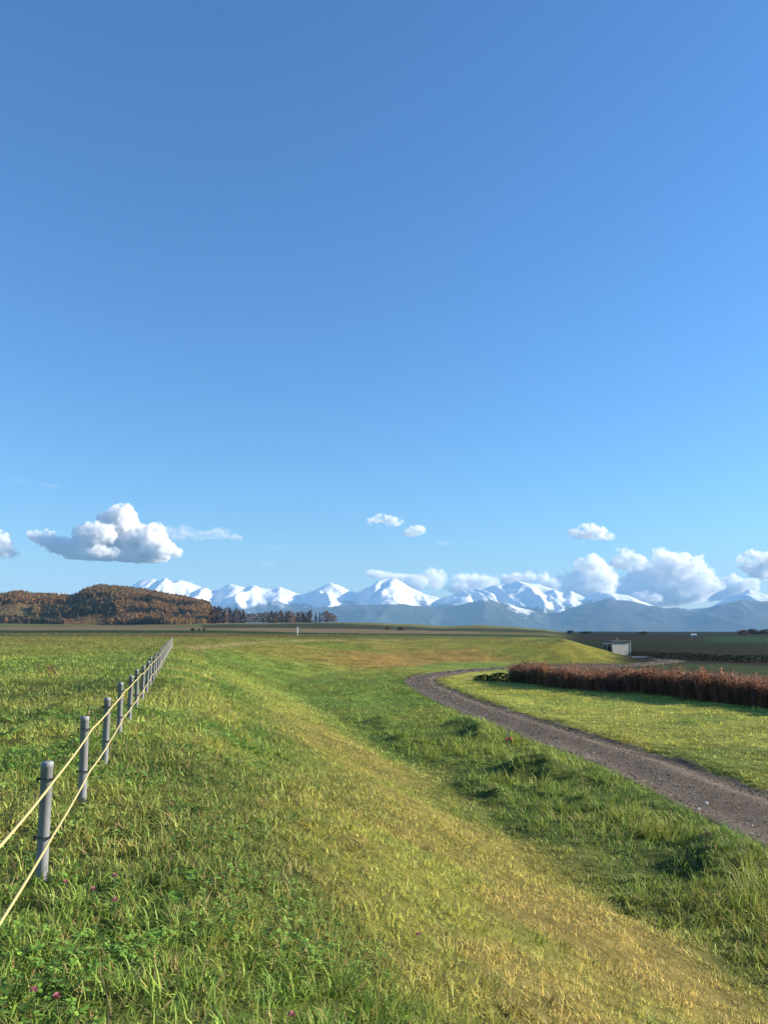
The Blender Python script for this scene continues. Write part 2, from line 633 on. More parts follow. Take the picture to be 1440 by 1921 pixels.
# ------------------------------------------------------------------ ground sheet
def build_ground():
    th = np.concatenate([np.linspace(-180, -46, 30)[:-1], np.linspace(-46, 46, 481), np.linspace(46, 180, 30)[1:-1]])
    th = np.radians(th)
    rr = np.exp(np.linspace(math.log(0.35), math.log(14400), 370))
    rr = np.unique(np.concatenate([rr, np.linspace(60, 130, 40)]))
    T, RR = np.meshgrid(th, rr)
    X, Y = RR * np.sin(T), RR * np.cos(T)
    x, y = X.ravel(), Y.ravel()
    z, g = land(x, y)
    c, h, sl = zone(x, y, g)
    # thatch and soil show between the blades of the near sward
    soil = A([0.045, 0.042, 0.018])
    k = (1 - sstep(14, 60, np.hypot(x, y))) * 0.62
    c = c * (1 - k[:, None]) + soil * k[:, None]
    nr, nt_ = len(rr), len(th)
    i = np.arange(nr - 1)[:, None] * nt_
    j = np.arange(nt_)[None, :]
    j2 = (j + 1) % nt_
    f = np.stack([i + j, i + nt_ + j, i + nt_ + j2, i + j2], -1).reshape(-1, 4)[:, ::-1]
    v = np.column_stack([x, y, z])
    # close the middle
    v = np.vstack([v, [0, 0, ground_z(0, 0)]])
    c = np.vstack([c, c[0]])
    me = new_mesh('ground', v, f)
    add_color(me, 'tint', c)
    return tag(obj('ground', me, ground_material()), kind='structure')


build_ground()


# ------------------------------------------------------------------ gravel path
def path_frames(step=0.22):
    seg = np.hypot(*np.diff(PATH, axis=0).T)
    s = np.concatenate([[0], np.cumsum(seg)])
    ss = np.arange(0, s[-1], step)
    x, y = np.interp(ss, s, PATH[:, 0]), np.interp(ss, s, PATH[:, 1])
    k = np.ones(9) / 9
    h = np.interp(ss, s, PATH_HALF)
    tx, ty = np.gradient(x), np.gradient(y)
    L = np.hypot(tx, ty)
    return ss, x, y, h, ty / L, -tx / L       # normal points to the right of travel


def gravel_material():
    m, nt, out = mat('gravel')
    geo = N(nt, 'ShaderNodeNewGeometry')
    v = N(nt, 'ShaderNodeTexVoronoi')
    v.inputs['Scale'].default_value = 34
    nt.links.new(geo.outputs['Position'], v.inputs['Vector'])
    n = noise_node(nt, 1.3, 6, 0.6, geo.outputs['Position'])
    r = ramp(nt, n.outputs['Fac'], [(0.3, (0.095, 0.070, 0.048)), (0.7, (0.152, 0.118, 0.083))])
    sep = N(nt, 'ShaderNodeSeparateColor')
    nt.links.new(v.outputs['Color'], sep.inputs[0])
    r2 = ramp(nt, sep.outputs[0], [(0.0, 0.6), (0.7, 1.05), (1.0, 1.6)])
    c = mul(nt, r.outputs[0], r2.outputs[0])
    wa = N(nt, 'ShaderNodeAttribute', attribute_type='GEOMETRY', attribute_name='worn')
    c = mul(nt, c, wa.outputs['Color'])
    b = N(nt, 'ShaderNodeBsdfPrincipled')
    nt.links.new(c, b.inputs['Base Color'])
    b.inputs['Roughness'].default_value = 0.9
    b.inputs['Specular IOR Level'].default_value = 0.2
    bp = N(nt, 'ShaderNodeBump')
    bp.inputs['Strength'].default_value = 1.0
    bp.inputs['Distance'].default_value = 0.03
    bp.invert = True
    nt.links.new(v.outputs['Distance'], bp.inputs['Height'])
    nt.links.new(bp.outputs[0], b.inputs['Normal'])
    nt.links.new(b.outputs[0], out.inputs[0])
    return m


def path_z(x, y, w):
    z, _ = land(x, y)
    rut = 0.03 * np.exp(-((np.abs(w) - 0.55) / 0.16) ** 2)
    return z + 0.035 + 0.04 * (1 - w * w) - rut - 0.14 * sstep(0.86, 1.0, np.abs(w)) + 0.02 * (fbm2(x / 0.6, y / 0.6, 3, 91) - 0.5)


def build_path():
    ss, x, y, h, nx, ny = path_frames()
    W = np.linspace(-1, 1, 33)
    rag = 0.35 * (fbm2(ss[:, None] / 0.9 + 0 * W, np.sign(W) * 40 + 0 * ss[:, None], 3, 90) - 0.5)
    off = W[None, :] * (h[:, None] + 0.15 + rag * 1.2)
    X, Y = x[:, None] + nx[:, None] * off, y[:, None] + ny[:, None] * off
    Z = path_z(X.ravel(), Y.ravel(), np.broadcast_to(W, X.shape).ravel())
    nr, nc = X.shape
    i, j = np.arange(nr - 1)[:, None] * nc, np.arange(nc - 1)[None, :]
    f = np.stack([i + j, i + j + 1, i + nc + j + 1, i + nc + j], -1).reshape(-1, 4)
    me = new_mesh('gravel_path', np.column_stack([X.ravel(), Y.ravel(), Z]), f[:, ::-1])
    ww = np.abs(np.broadcast_to(W, X.shape).ravel()) + (fbm2(X.ravel() / 3, Y.ravel() / 3, 2, 93) - .5) * .25
    worn = np.exp(-((ww - .5) / .20) ** 2) * (0.5 + fbm2(X.ravel() / 2, Y.ravel() / 2, 3, 94))
    add_color(me, 'worn', np.repeat((0.95 + 0.55 * worn)[:, None], 3, 1))
    tag(obj('gravel_path', me, gravel_material()), kind='structure')


build_path()


# ------------------------------------------------------------------ scattering (grass, gravel, crop, far wood)
def scatter(name, pts, rot, scl, tint, variants, index, material, label, cat):
    """one 'stuff' object: a cloud of points, each replaced by one of the small variant meshes"""
    hold = bpy.data.collections.new(name + '_pieces')
    for k, me in enumerate(variants):
        if not me.materials:
            me.materials.append(material)
        o = bpy.data.objects.new('%s_piece_%02d' % (name, k), me)
        hold.objects.link(o)
    me = bpy.data.meshes.new(name)
    n = len(pts)
    me.vertices.add(n)
    me.vertices.foreach_set('co', np.asarray(pts, np.float32).ravel())
    for nm, arr in (('rot', rot), ('scl', scl)):
        a = me.attributes.new(nm, 'FLOAT_VECTOR', 'POINT')
        a.data.foreach_set('vector', np.asarray(arr, np.float32).ravel())
    a = me.attributes.new('pick', 'INT', 'POINT')
    a.data.foreach_set('value', np.asarray(index, np.int32))
    add_color(me, 'tint', tint)
    o = obj(name, me)
    me.materials.append(material)
    ng = bpy.data.node_groups.new(name + '_scatter', 'GeometryNodeTree')
    ng.interface.new_socket('Geometry', in_out='INPUT', socket_type='NodeSocketGeometry')
    ng.interface.new_socket('Geometry', in_out='OUTPUT', socket_type='NodeSocketGeometry')
    gi, go = ng.nodes.new('NodeGroupInput'), ng.nodes.new('NodeGroupOutput')
    iop = ng.nodes.new('GeometryNodeInstanceOnPoints')
    ci = ng.nodes.new('GeometryNodeCollectionInfo')
    ci.inputs['Collection'].default_value = hold
    ci.inputs['Separate Children'].default_value = True
    ci.inputs['Reset Children'].default_value = True
    iop.inputs['Pick Instance'].default_value = True

    def attr(nm, typ):
        q = ng.nodes.new('GeometryNodeInputNamedAttribute')
        q.data_type = typ
        q.inputs['Name'].default_value = nm
        return q.outputs['Attribute']
    e2r = ng.nodes.new('FunctionNodeEulerToRotation')
    L = ng.links.new
    L(gi.outputs[0], iop.inputs['Points'])
    L(ci.outputs[0], iop.inputs['Instance'])
    L(attr('pick', 'INT'), iop.inputs['Instance Index'])
    L(attr('rot', 'FLOAT_VECTOR'), e2r.inputs[0])
    L(e2r.outputs[0], iop.inputs['Rotation'])
    L(attr('scl', 'FLOAT_VECTOR'), iop.inputs['Scale'])
    L(iop.outputs[0], go.inputs[0])
    md = o.modifiers.new('scatter', 'NODES')
    md.node_group = ng
    return tag(o, label, cat, kind='stuff')


def blade_tuft(seed, n, h0, h1, width, spread, droop, segs=4):
    r = random.Random(seed)
    V, Fc, S = [], [], []
    for k in range(n):
        a = r.uniform(0, 2 * math.pi)
        rd = spread * math.sqrt(r.random())
        p = Vector((math.cos(a) * rd, math.sin(a) * rd, -0.01))
        az = a + r.gauss(0, 1.1)
        L = r.uniform(h0, h1)
        tilt = abs(r.gauss(0.25, 0.25))
        bend = abs(r.gauss(droop, droop * 0.5)) / segs
        w = width * r.uniform(0.6, 1.3)
        side = Vector((-math.sin(az + r.gauss(0, .5)), math.cos(az + r.gauss(0, .5)), r.gauss(0, .25))).normalized()
        b = len(V)
        s = (r.random(), r.random(), r.random())
        for q in range(segs + 1):
            f = q / segs
            ww = w * (1 - f ** 1.7) * (0.75 + 0.25 * min(1, f * 4)) * 0.5
            if q < segs:
                V += [p - side * ww, p + side * ww]
                S += [s, s]
            else:
                V.append(p.copy())
                S.append(s)
            d = Vector((math.cos(az) * math.sin(tilt), math.sin(az) * math.sin(tilt), math.cos(tilt)))
            p = p + d * (L / segs)
            tilt += bend * (1 + f)
        for q in range(segs - 1):
            Fc.append((b + 2 * q, b + 2 * q + 1, b + 2 * q + 3, b + 2 * q + 2))
        Fc.append((b + 2 * segs - 2, b + 2 * segs - 1, b + 2 * segs))
    me = new_mesh('blade_tuft', V, Fc)
    add_color(me, 'shade', np.array(S))
    return me


def leaf_rosette(seed, n, h0, h1, leaf):
    """clover-like plant: thin stalks that carry three round leaflets"""
    r = random.Random(seed)
    V, Fc, S = [], [], []
    for k in range(n):
        a = r.uniform(0, 2 * math.pi)
        h = r.uniform(h0, h1)
        out = r.uniform(0.2, 0.9) * h
        c = Vector((math.cos(a) * out, math.sin(a) * out, h))
        s = (r.uniform(.25, .9), r.uniform(0, .8), r.random())
        b = len(V)
        root = Vector((math.cos(a) * 0.01, math.sin(a) * .01, -0.01))
        sd = Vector((-math.sin(a), math.cos(a), 0)) * 0.001
        V += [root - sd, root + sd, c + sd, c - sd]
        S += [s] * 4
        Fc.append((b, b + 1, b + 2, b + 3))
        nrm = Vector((r.gauss(0, .35), r.gauss(0, .35), 1)).normalized()
        e1 = nrm.cross(Vector((0, 1, 0.1))).normalized()
        e2 = nrm.cross(e1)
        a0 = r.uniform(0, 6)
        for q in range(3):
            an = a0 + q * 2.094
            d = e1 * math.cos(an) + e2 * math.sin(an)
            sdv = nrm.cross(d)
            L = leaf * r.uniform(.8, 1.2)
            b = len(V)
            V += [c, c + d * L * .45 + sdv * L * .42 - nrm * L * .05, c + d * L * .9 + sdv * L * .33, c + d * L * 1.0, c + d * L * .9 - sdv * L * .33, c + d * L * .45 - sdv * L * .42 - nrm * L * .05]
            S += [s] * 6
            Fc.append((b, b + 1, b + 2, b + 3, b + 4, b + 5))
    me = new_mesh('leaf_rosette', V, Fc, smooth=False)
    add_color(me, 'shade', np.array(S))
    return me


def polar_points(n, r0, r1, p, half_deg):
    """points whose number per square metre falls off as r**-p"""
    e = 2 - p
    uu = rng.random(n)
    r = (r0 ** e + uu * (r1 ** e - r0 ** e)) ** (1 / e) if abs(e) > 1e-6 else r0 * (r1 / r0) ** uu
    a = np.radians(rng.uniform(-half_deg, half_deg, n))
    return r * np.sin(a), r * np.cos(a), r


def blades(root, az, L, tilt, bend, w, tw, tint, shade, segs):
    """bent tapering blades as plain arrays: vertices, faces (quads, then tip triangles), colours"""
    n = len(az)
    p = root.copy()
    side = np.column_stack([-np.sin(az + tw), np.cos(az + tw), 0.35 * np.sin(tw * 3)])
    V = np.empty((n, 2 * segs + 1, 3))
    tl = tilt.copy()
    for q in range(segs + 1):
        f = q / segs
        ww = (w * (1 - f ** 1.8) * (0.8 + 0.2 * min(1, 4 * f)) * 0.5)[:, None]
        if q < segs:
            V[:, 2 * q] = p - side * ww
            V[:, 2 * q + 1] = p + side * ww
        else:
            V[:, 2 * q] = p
        d = np.column_stack([np.cos(az) * np.sin(tl), np.sin(az) * np.sin(tl), np.cos(tl)])
        p = p + d * (L / segs)[:, None]
        tl = tl + bend / segs * (0.6 + f)
    k = 2 * segs + 1
    o = (np.arange(n) * k)[:, None]
    Q = np.concatenate([o + np.array([[2 * q, 2 * q + 1, 2 * q + 3, 2 * q + 2]]) for q in range(segs - 1)]) if segs > 1 else np.empty((0, 4), int)
    T = o + np.array([[2 * segs - 2, 2 * segs - 1, 2 * segs]])
    return V.reshape(-1, 3), Q, T, np.repeat(tint, k, 0), np.repeat(shade, k, 0)


def mesh_qt(name, chunks):
    """one mesh from several (vertices, quads, triangles, tint, shade) chunks"""
    V, Q, T, C, S = [], [], [], [], []
    off = 0
    for v, q, t, c, sh in chunks:
        V.append(v)
        Q.append(q + off)
        T.append(t + off)
        C.append(c)
        S.append(sh)
        off += len(v)
    V, Q, T = np.vstack(V), np.vstack(Q), np.vstack(T)
    me = bpy.data.meshes.new(name)
    me.vertices.add(len(V))
    me.vertices.foreach_set('co', V.astype(np.float32).ravel())
    me.loops.add(len(Q) * 4 + len(T) * 3)
    me.loops.foreach_set('vertex_index', np.concatenate([Q.ravel(), T.ravel()]).astype(np.int32))
    me.polygons.add(len(Q) + len(T))
    me.polygons.foreach_set('loop_start', np.concatenate([np.arange(len(Q)) * 4, len(Q) * 4 + np.arange(len(T)) * 3]).astype(np.int32))
    me.update(calc_edges=True)
    me.polygons.foreach_set('use_smooth', np.ones(len(me.polygons), bool))
    add_color(me, 'tint', np.vstack(C))
    add_color(me, 'shade', np.vstack(S))
    return me


def sward_points(n, r0, r1, p, half, clump):
    """blade roots gathered in clumps, kept off the gravel and out of the crop"""
    nc = n // clump
    cx, cy_, r = polar_points(nc, r0, r1, p, half)
    patch = fbm2(cx / 0.5, cy_ / 0.5, 3, 41)
    k = rng.poisson(np.clip(clump * (0.25 + 1.5 * patch), 0.5, None))
    i = np.repeat(np.arange(nc), k)
    sp = 0.035 * (1 + np.maximum(r - 6, 0) / 10)[i]
    x, y = cx[i] + rng.normal(0, 1, len(i)) * sp, cy_[i] + rng.normal(0, 1, len(i)) * sp
    z, g = land(x, y)
    c, h, sl = zone(x, y, g)
    keep = (g['pd'] > g['ph'] + 0.05 + 0.4 * (rng.random(len(x)) - 0.4)) & ~((crop_q(x, y) > 0.3) & (y < 130)) & (y < 172)
    keep &= ~((y > 108) & (col_of(x, y) > 1040))
    g = {q: v[keep] for q, v in g.items()}
    cid = i[keep]
    return x[keep], y[keep], z[keep], np.hypot(x, y)[keep], c[keep], h[keep], sl[keep], g, cid


def build_grass():
    chunks = []
    for n, r0, r1, p, half, clump, segs in ((235000, 1.2, 13.5, 1.0, 44, 14, 3), (135000, 12.5, 52, 1.75, 36, 8, 2)):
        x, y, z, r, c, h, sl, g, cid = sward_points(n, r0, r1, p, half, clump)
        k = len(x)
        rc = np.random.default_rng(5).random((cid.max() + 1, 6))[cid]      # what a clump's blades share
        tall = rc[:, 0] < np.clip(g['berm'] * 0.30 + 0.03 * g['low'] * (1 - sl), 0, 1)
        L = rng.uniform(0.045, 0.105, k) * h * (0.45 + 1.1 * rc[:, 1]) * np.where(tall, 1.6, 1.0) * lerp(1.0, 0.9, sl)
        fat = 1 + np.maximum(r - 3.5, 0) / 10.0
        w = rng.uniform(0.0042, 0.0095, k) * fat * lerp(1.0, 0.8, sl)
        L = L * (1 + np.minimum(np.maximum(r - 8, 0) / 60, 0.4))
        az = rc[:, 2] * 6.283 + rng.normal(0, 1.3, k)
        tilt = np.abs(rng.normal(0.6, 0.4, k)) + 0.25 * sstep(8, 30, r)
        bend = np.abs(rng.normal(1.5, 0.8, k)) * lerp(1.0, 0.75, sl)
        tint = c * (0.8 + 0.4 * rc[:, 3:4]) * np.column_stack([0.88 + 0.24 * rc[:, 4], np.ones(k), np.ones(k)]) * 1.45
        shade = rng.random((k, 3))
        shade[:, 1] *= 1 - 0.22 * sstep(9, 26, r)
        L = L * np.where(rc[:, 5] < 0.08, 1.5, 1.0)
        chunks.append(blades(np.column_stack([x, y, z - 0.01]), az, L, tilt, bend, w, rng.normal(0, 0.6, k), np.clip(tint, .01, .7), shade, segs))
    # clover leaves between the blades of the plateau
    x, y, r = polar_points(44000, 1.2, 16, 1.0, 44)
    z, g = land(x, y)
    c, h, sl = zone(x, y, g)
    keep = (~g['low']) & (sl < 0.35) & (fbm2(x / 0.8, y / 0.8, 3, 46) > 0.46)
    x, y, z, c, r = x[keep], y[keep], z[keep], c[keep], r[keep]
    n = len(x)
    hh = rng.uniform(0.03, 0.085, n)
    ctr = np.column_stack([x, y, z + hh])
    a0 = rng.uniform(0, 6.28, n)
    nx_, ny_ = rng.normal(0, .35, n), rng.normal(0, .35, n)
    sz = rng.uniform(.012, .023, n) * (1 + np.maximum(r - 4, 0) / 10)
    for q in range(3):
        an = a0 + q * 2.094

        def at(fr, sd):
            dx = (np.cos(an) * fr - np.sin(an) * sd) * sz
            dy = (np.sin(an) * fr + np.cos(an) * sd) * sz
            return ctr + np.column_stack([dx, dy, -nx_ * dx - ny_ * dy])
        V = np.stack([at(0.05, 0), at(.5, .46), at(1.0, .22), at(1.0, -.22), at(.5, -.46)], 1).reshape(-1, 3)
        o = (np.arange(n) * 5)[:, None]
        chunks.append((V, o + np.array([[1, 2, 3, 4]]), o + np.array([[0, 1, 4]]), np.repeat(np.clip(c * A([.85, 1.15, 1.0]) * 1.1, 0, .6), 5, 0), np.repeat(np.column_stack([rng.uniform(.2, .9, n), rng.random(n) * .8, rng.random(n)]), 5, 0)))
    me = mesh_qt('grass', chunks)
    tag(obj('grass', me, foliage('grass_blades', 'GEOMETRY', spec=0.18)), 'short rough grass with clover on the near field, bank and meadow', 'grass', kind='stuff')
    # whole tufts: standing over the near sward, creeping over the gravel's edge, and all that can be told apart far off
    P, RT, SC, TI, IX = [], [], [], [], []
    ss, px, py, ph, nx, ny = path_frames()
    for kind in ('near', 'edge', 'far'):
        if kind == 'near':
            x, y, r = polar_points(15000, 1.3, 30, 1.1, 44)
        elif kind == 'far':
            x, y, r = polar_points(30000, 46, 172, 1.9, 36)
        else:
            e = rng.integers(0, len(ss), 5200)
            o = rng.choice([-1, 1], 5200) * (ph[e] + rng.normal(0.05, 0.16, 5200))
            x, y = px[e] + nx[e] * o, py[e] + ny[e] * o
            r = np.hypot(x, y)
        z, g = land(x, y)
        c, h, sl = zone(x, y, g)
        keep = ~((crop_q(x, y) > 0.3) & (y < 130)) & ~((y > 108) & (col_of(x, y) > 1040)) & (y < 172)
        patch = fbm2(x / (2.5 if kind == 'far' else 0.7), y / (2.5 if kind == 'far' else 0.7), 3, 47)
        if kind == 'near':
            keep &= (g['pd'] > g['ph'] + 0.1) & (rng.random(len(x)) < sstep(0.38, 0.68, patch) * lerp(1.0, 0.35, sl))
        else:
            keep &= rng.random(len(x)) < 0.2 + 1.2 * patch
        if kind == 'far':
            keep &= g['pd'] > g['ph'] + 0.3
        x, y, z, r, c, h, bm = x[keep], y[keep], z[keep], r[keep], c[keep], h[keep], g['berm'][keep]
        k = len(x)
        if kind == 'far':
            big, hs = 2.6 + r / 30, h * rng.normal(1.5, 0.35, k).clip(.6, 2.6)
        elif kind == 'near':
            big = rng.uniform(.75, 1.35, k) * (1 + r / 30)
            hs = h * rng.uniform(.6, 1.25, k) * (1 + 0.6 * bm)
        else:
            big, hs = rng.uniform(.6, 1.2, k) * (1 + r / 26), rng.uniform(.45, .95, k)
        P.append(np.column_stack([x, y, z]))
        RT.append(np.column_stack([0 * x, 0 * x, rng.uniform(0, 6.28, k)]))
        SC.append(np.column_stack([big, big, hs]))
        TI.append(np.clip(c * rng.normal(1.15, .2, (k, 1)) * np.column_stack([rng.normal(1, .10, k), np.ones(k), rng.normal(1, .1, k)]), .01, .7))
        IX.append(rng.integers(0, 4, k) + (0 if kind == 'far' else 4))
    var = [blade_tuft(100 + q, 14, 0.07, 0.15, 0.006, 0.08, 1.2, 2) for q in range(4)]
    var += [blade_tuft(180 + q, 26, 0.06, 0.155, 0.0065, 0.055, 1.5, 4) for q in range(4)]
    scatter('grass_tufts', np.vstack(P), np.vstack(RT), np.vstack(SC), np.vstack(TI), var, np.concatenate(IX), foliage('grass_tuft_blades', spec=0.15, straw_at=0.9),
            'grass tufts standing over the sward, along the gravel and on the far bank', 'grass')


build_grass()


def stone_mesh(seed, sub=1):
    bm = bmesh.new()
    bmesh.ops.create_icosphere(bm, subdivisions=sub, radius=0.5)
    r = random.Random(seed)
    sx, sy, sz = r.uniform(.8, 1.3), r.uniform(.7, 1.1), r.uniform(.45, .75)
    for v in bm.verts:
        v.co = Vector((v.co.x * sx, v.co.y * sy, v.co.z * sz)) * r.uniform(.8, 1.15)
    me = bpy.data.meshes.new('stone')
    bm.to_mesh(me)
    bm.free()
    add_color(me, 'shade', np.full((len(me.vertices), 3), .5))
    return me


def build_gravel():
    m, nt, out = mat('gravel_stones')
    a = N(nt, 'ShaderNodeAttribute', attribute_type='INSTANCER', attribute_name='tint')
    b = N(nt, 'ShaderNodeBsdfPrincipled')
    b.inputs['Roughness'].default_value = 0.85
    b.inputs['Specular IOR Level'].default_value = 0.25
    nt.links.new(a.outputs['Color'], b.inputs['Base Color'])
    nt.links.new(b.outputs[0], out.inputs[0])
    ss, px, py, ph, nx, ny = path_frames()
    n = 70000
    i = rng.integers(0, len(ss), n)
    keepp = rng.random(n) < np.clip((14 / np.maximum(np.hypot(px[i], py[i]), 14)) ** 1.0, 0, 1)
    i = i[keepp]
    n = len(i)
    w = rng.uniform(-1.06, 1.06, n)
    w = np.where(rng.random(n) < .25, np.sign(w) * (0.9 + 0.16 * rng.random(n)), w)
    o = w * ph[i]
    t = rng.uniform(-.15, .15, n)
    x, y = px[i] + nx[i] * o - ny[i] * t, py[i] + ny[i] * o + nx[i] * t
    z = path_z(x, y, np.clip(w, -1, 1))
    r = np.hypot(x, y)
    s = np.exp(rng.normal(math.log(0.026), 0.5, n)).clip(.008, .06) * (1 + np.maximum(r - 14, 0) / 30)
    g = np.exp(rng.normal(math.log(0.15), 0.55, n)).clip(.05, .55)[:, None] * A([0.95, 0.77, 0.58]) * rng.normal(1, .06, (n, 3))
    scatter('gravel', np.column_stack([x, y, z]), rng.uniform(0, 6.28, (n, 3)) * A([.1, .1, 1]), np.column_stack([s, s, s]), g.clip(0, 1),
            [stone_mesh(k) for k in range(6)], rng.integers(0, 6, n), m, 'loose dark gravel lying on the curving path', 'gravel')


build_gravel()

# ------------------------------------------------------------------ rope fence
M_POST = plain('galvanised_pipe', (0.235, 0.245, 0.265), rough=0.45, metallic=0.0, var=0.12, scale=14, spec=0.5)
M_STRAP = plain('black_strap', (0.012, 0.012, 0.013), rough=0.55, var=0.2)


def rope_material():
    m, nt, out = mat('pale_yellow_rope')
    tc = N(nt, 'ShaderNodeTexCoord')
    mp = N(nt, 'ShaderNodeMapping')
    mp.inputs['Rotation'].default_value = (0, 0.6, 0.3)
    nt.links.new(tc.outputs['Object'], mp.inputs[0])
    wv = N(nt, 'ShaderNodeTexWave')
    wv.inputs['Scale'].default_value = 22
    wv.inputs['Distortion'].default_value = 0.6
    nt.links.new(mp.outputs[0], wv.inputs[0])
    r = ramp(nt, wv.outputs['Fac'], [(0.0, (0.36, 0.29, 0.11)), (0.5, (0.50, 0.42, 0.18))])
    b = N(nt, 'ShaderNodeBsdfPrincipled')
    b.inputs['Roughness'].default_value = 0.7
    nt.links.new(r.outputs[0], b.inputs['Base Color'])
    bp = N(nt, 'ShaderNodeBump')
    bp.inputs['Strength'].default_value = 0.7
    bp.inputs['Distance'].default_value = 0.004
    nt.links.new(wv.outputs['Fac'], bp.inputs['Height'])
    nt.links.new(bp.outputs[0], b.inputs['Normal'])
    nt.links.new(b.outputs[0], out.inputs[0])
    return m


def build_fence():
    root = empty('rope_fence', (FX0, 0, 0))
    tag(root, 'low fence of grey metal posts with two pale yellow ropes across the left field', 'fence')
    rr, H = 0.037, 0.742
    n = 20
    # pipe with a rounded flat cap
    prof = [(rr, -0.25), (rr, H - 0.035), (rr * 1.06, H - 0.034), (rr * 1.06, H - 0.006), (rr * 0.98, H), (0.0, H + 0.002)]
    V, Fc = [], []
    for (a, z) in prof[:-1]:
        for j in range(n):
            V.append((a * math.cos(2 * math.pi * j / n), a * math.sin(2 * math.pi * j / n), z))
    V.append((0, 0, prof[-1][1]))
    for k in range(len(prof) - 2):
        for j in range(n):
            Fc.append((k * n + j, k * n + (j + 1) % n, (k + 1) * n + (j + 1) % n, (k + 1) * n + j))
    m = (len(prof) - 2) * n
    for j in range(n):
        Fc.append((m + j, m + (j + 1) % n, len(V) - 1))
    post_me = new_mesh('post', V, Fc)
    post_me.materials.append(M_POST)
    # strap: a band round the pipe and the rope, with a knot at the back
    e = Vector((FSL, 1, 0)).normalized()
    nrm = Vector((e.y, -e.x, 0))
    band = [nrm * (math.cos(a) * (rr + 0.006) + (0.022 if math.cos(a) > 0.75 else 0)) + e * math.sin(a) * (rr + 0.006) for a in np.linspace(0, 2 * math.pi, 25)]
    v1 = tube(band, 0.003, 6, cap=False)
    kn = tube([-nrm * (rr + 0.004), -nrm * (rr + 0.014) + Vector((0, 0, .006)), -nrm * (rr + 0.015) + Vector((0, 0, -0.024))], [0.009, 0.009, 0.005], 6)
    sv, sf = join([v1, kn])
    strap_me = new_mesh('strap', sv, sf)
    strap_me.materials.append(M_STRAP)
    heights = (0.635, 0.275)
    hold = {h: [] for h in heights}
    r = random.Random(4)
    for k in range(-2, 28):
        y = 5.196 + k * 1.957
        x = FX0 + FSL * y
        z = ground_z(x, y) - 0.0
        p = obj('post', post_me, None, root, (x - FX0, y, z), (r.gauss(0, .014), r.gauss(0, .014), r.uniform(0, 6)))
        for h in heights:
            hh = h + r.gauss(0, .008)
            hold[h].append(Vector((x - FX0, y, z + hh)) + nrm * (rr + 0.016))
            s = obj('strap', strap_me, None, p)
            s.location = (0, 0, hh)
            s.rotation_euler = (0, 0, -p.rotation_euler.z)
    for h in heights:
        pts = []
        for a, b in zip(hold[h][:-1], hold[h][1:]):
            for q in range(8):
                f = q / 8
                sag = 0.014 * 4 * f * (1 - f)
                pts.append(a.lerp(b, f) - Vector((0, 0, sag)))
        pts.append(hold[h][-1])
        v, f = tube(pts, 0.0082, 8)
        obj('rope', new_mesh('rope', v, f), M_ROPE, root)


M_ROPE = rope_material()
build_fence()

# ------------------------------------------------------------------ trees
M_BARK = plain('bark', (0.085, 0.065, 0.05), rough=0.9, var=0.3, scale=3, bump=0.5)


def crown_mesh(seed, shape, n, leaf):
    """leaf clumps through the crown's volume of a tree one unit high"""
    r = random.Random(seed)
    V, Fc, S = [], [], []
    lobes = [(r.uniform(0, 6.28), r.uniform(.3, 1)) for _ in range(7)]
    k = 0
    while k < n:
        f = r.random()
        if shape == 'larch':
            h = 0.03 + 0.97 * f ** 1.25
            rad = 0.24 * (1 - f ** 1.25) ** 0.75 + 0.012
        elif shape == 'round':
            h = 0.08 + 0.92 * f
            rad = 0.33 * math.sqrt(max(0, 1 - (2 * f - 0.9) ** 2 / 1.25)) + .01
        else:
            h = 0.02 + 0.95 * f
            rad = 0.55 * math.sqrt(max(0.0, 1 - f * f)) + .02
        a = r.uniform(0, 6.283)
        lump = 0.75 + 0.35 * math.sin(a * 3 + h * 19 + seed) * math.sin(h * 31 + a * 2 + seed * 2)
        rho = rad * lump * r.random() ** 0.35
        c = Vector((math.cos(a) * rho, math.sin(a) * rho, h + r.gauss(0, .01)))
        d = Vector((r.gauss(0, 1), r.gauss(0, 1), r.gauss(0, 1))).normalized()
        e = d.orthogonal().normalized()
        e2 = d.cross(e)
        L = leaf * r.uniform(.5, 1.3)
        b = len(V)
        V += [c - e * L, c - e2 * L * .6, c + e * L, c + e2 * L * .6]
        S += [(r.uniform(.1, .95), r.random() * 0.8, r.random())] * 4
        Fc.append((b, b + 1, b + 2, b + 3))
        k += 1
    me = new_mesh('crown', V, Fc, smooth=False)
    add_color(me, 'shade', np.array(S))
    return me


def trunk_mesh(seed, shape):
    r = random.Random(seed)
    top = 0.93 if shape == 'larch' else 0.62
    parts = [tube([(0, 0, -0.06), (r.gauss(0, .004), r.gauss(0, .004), top * .5), (r.gauss(0, .008), r.gauss(0, .008), top)], [0.017, 0.012, 0.003], 6)]
    for k in range(9 if shape != 'shrub' else 5):
        h = r.uniform(.25, .8) * top
        a = r.uniform(0, 6.28)
        L = r.uniform(.1, .24)
        up = 0.03 if shape == 'larch' else .16
        parts.append(tube([(0, 0, h), (math.cos(a) * L, math.sin(a) * L, h + up)], [.006, .0015], 4))
    v, f = join(parts)
    return new_mesh('trunk', v, f)


M_LEAF = {k: foliage('foliage_' + k, color=c, trans=0.2, straw_at=2.0, spec=0.1, rough=0.8) for k, c in dict(
    larch=(0.190, 0.105, 0.048), rust=(0.120, 0.070, 0.042), conifer=(0.030, 0.042, 0.030), bare=(0.085, 0.066, 0.060), olive=(0.120, 0.100, 0.036),
    hedge=(0.028, 0.050, 0.018), dark=(0.020, 0.030, 0.016), shrub=(0.022, 0.048, 0.015)).items()}
CROWN = {}


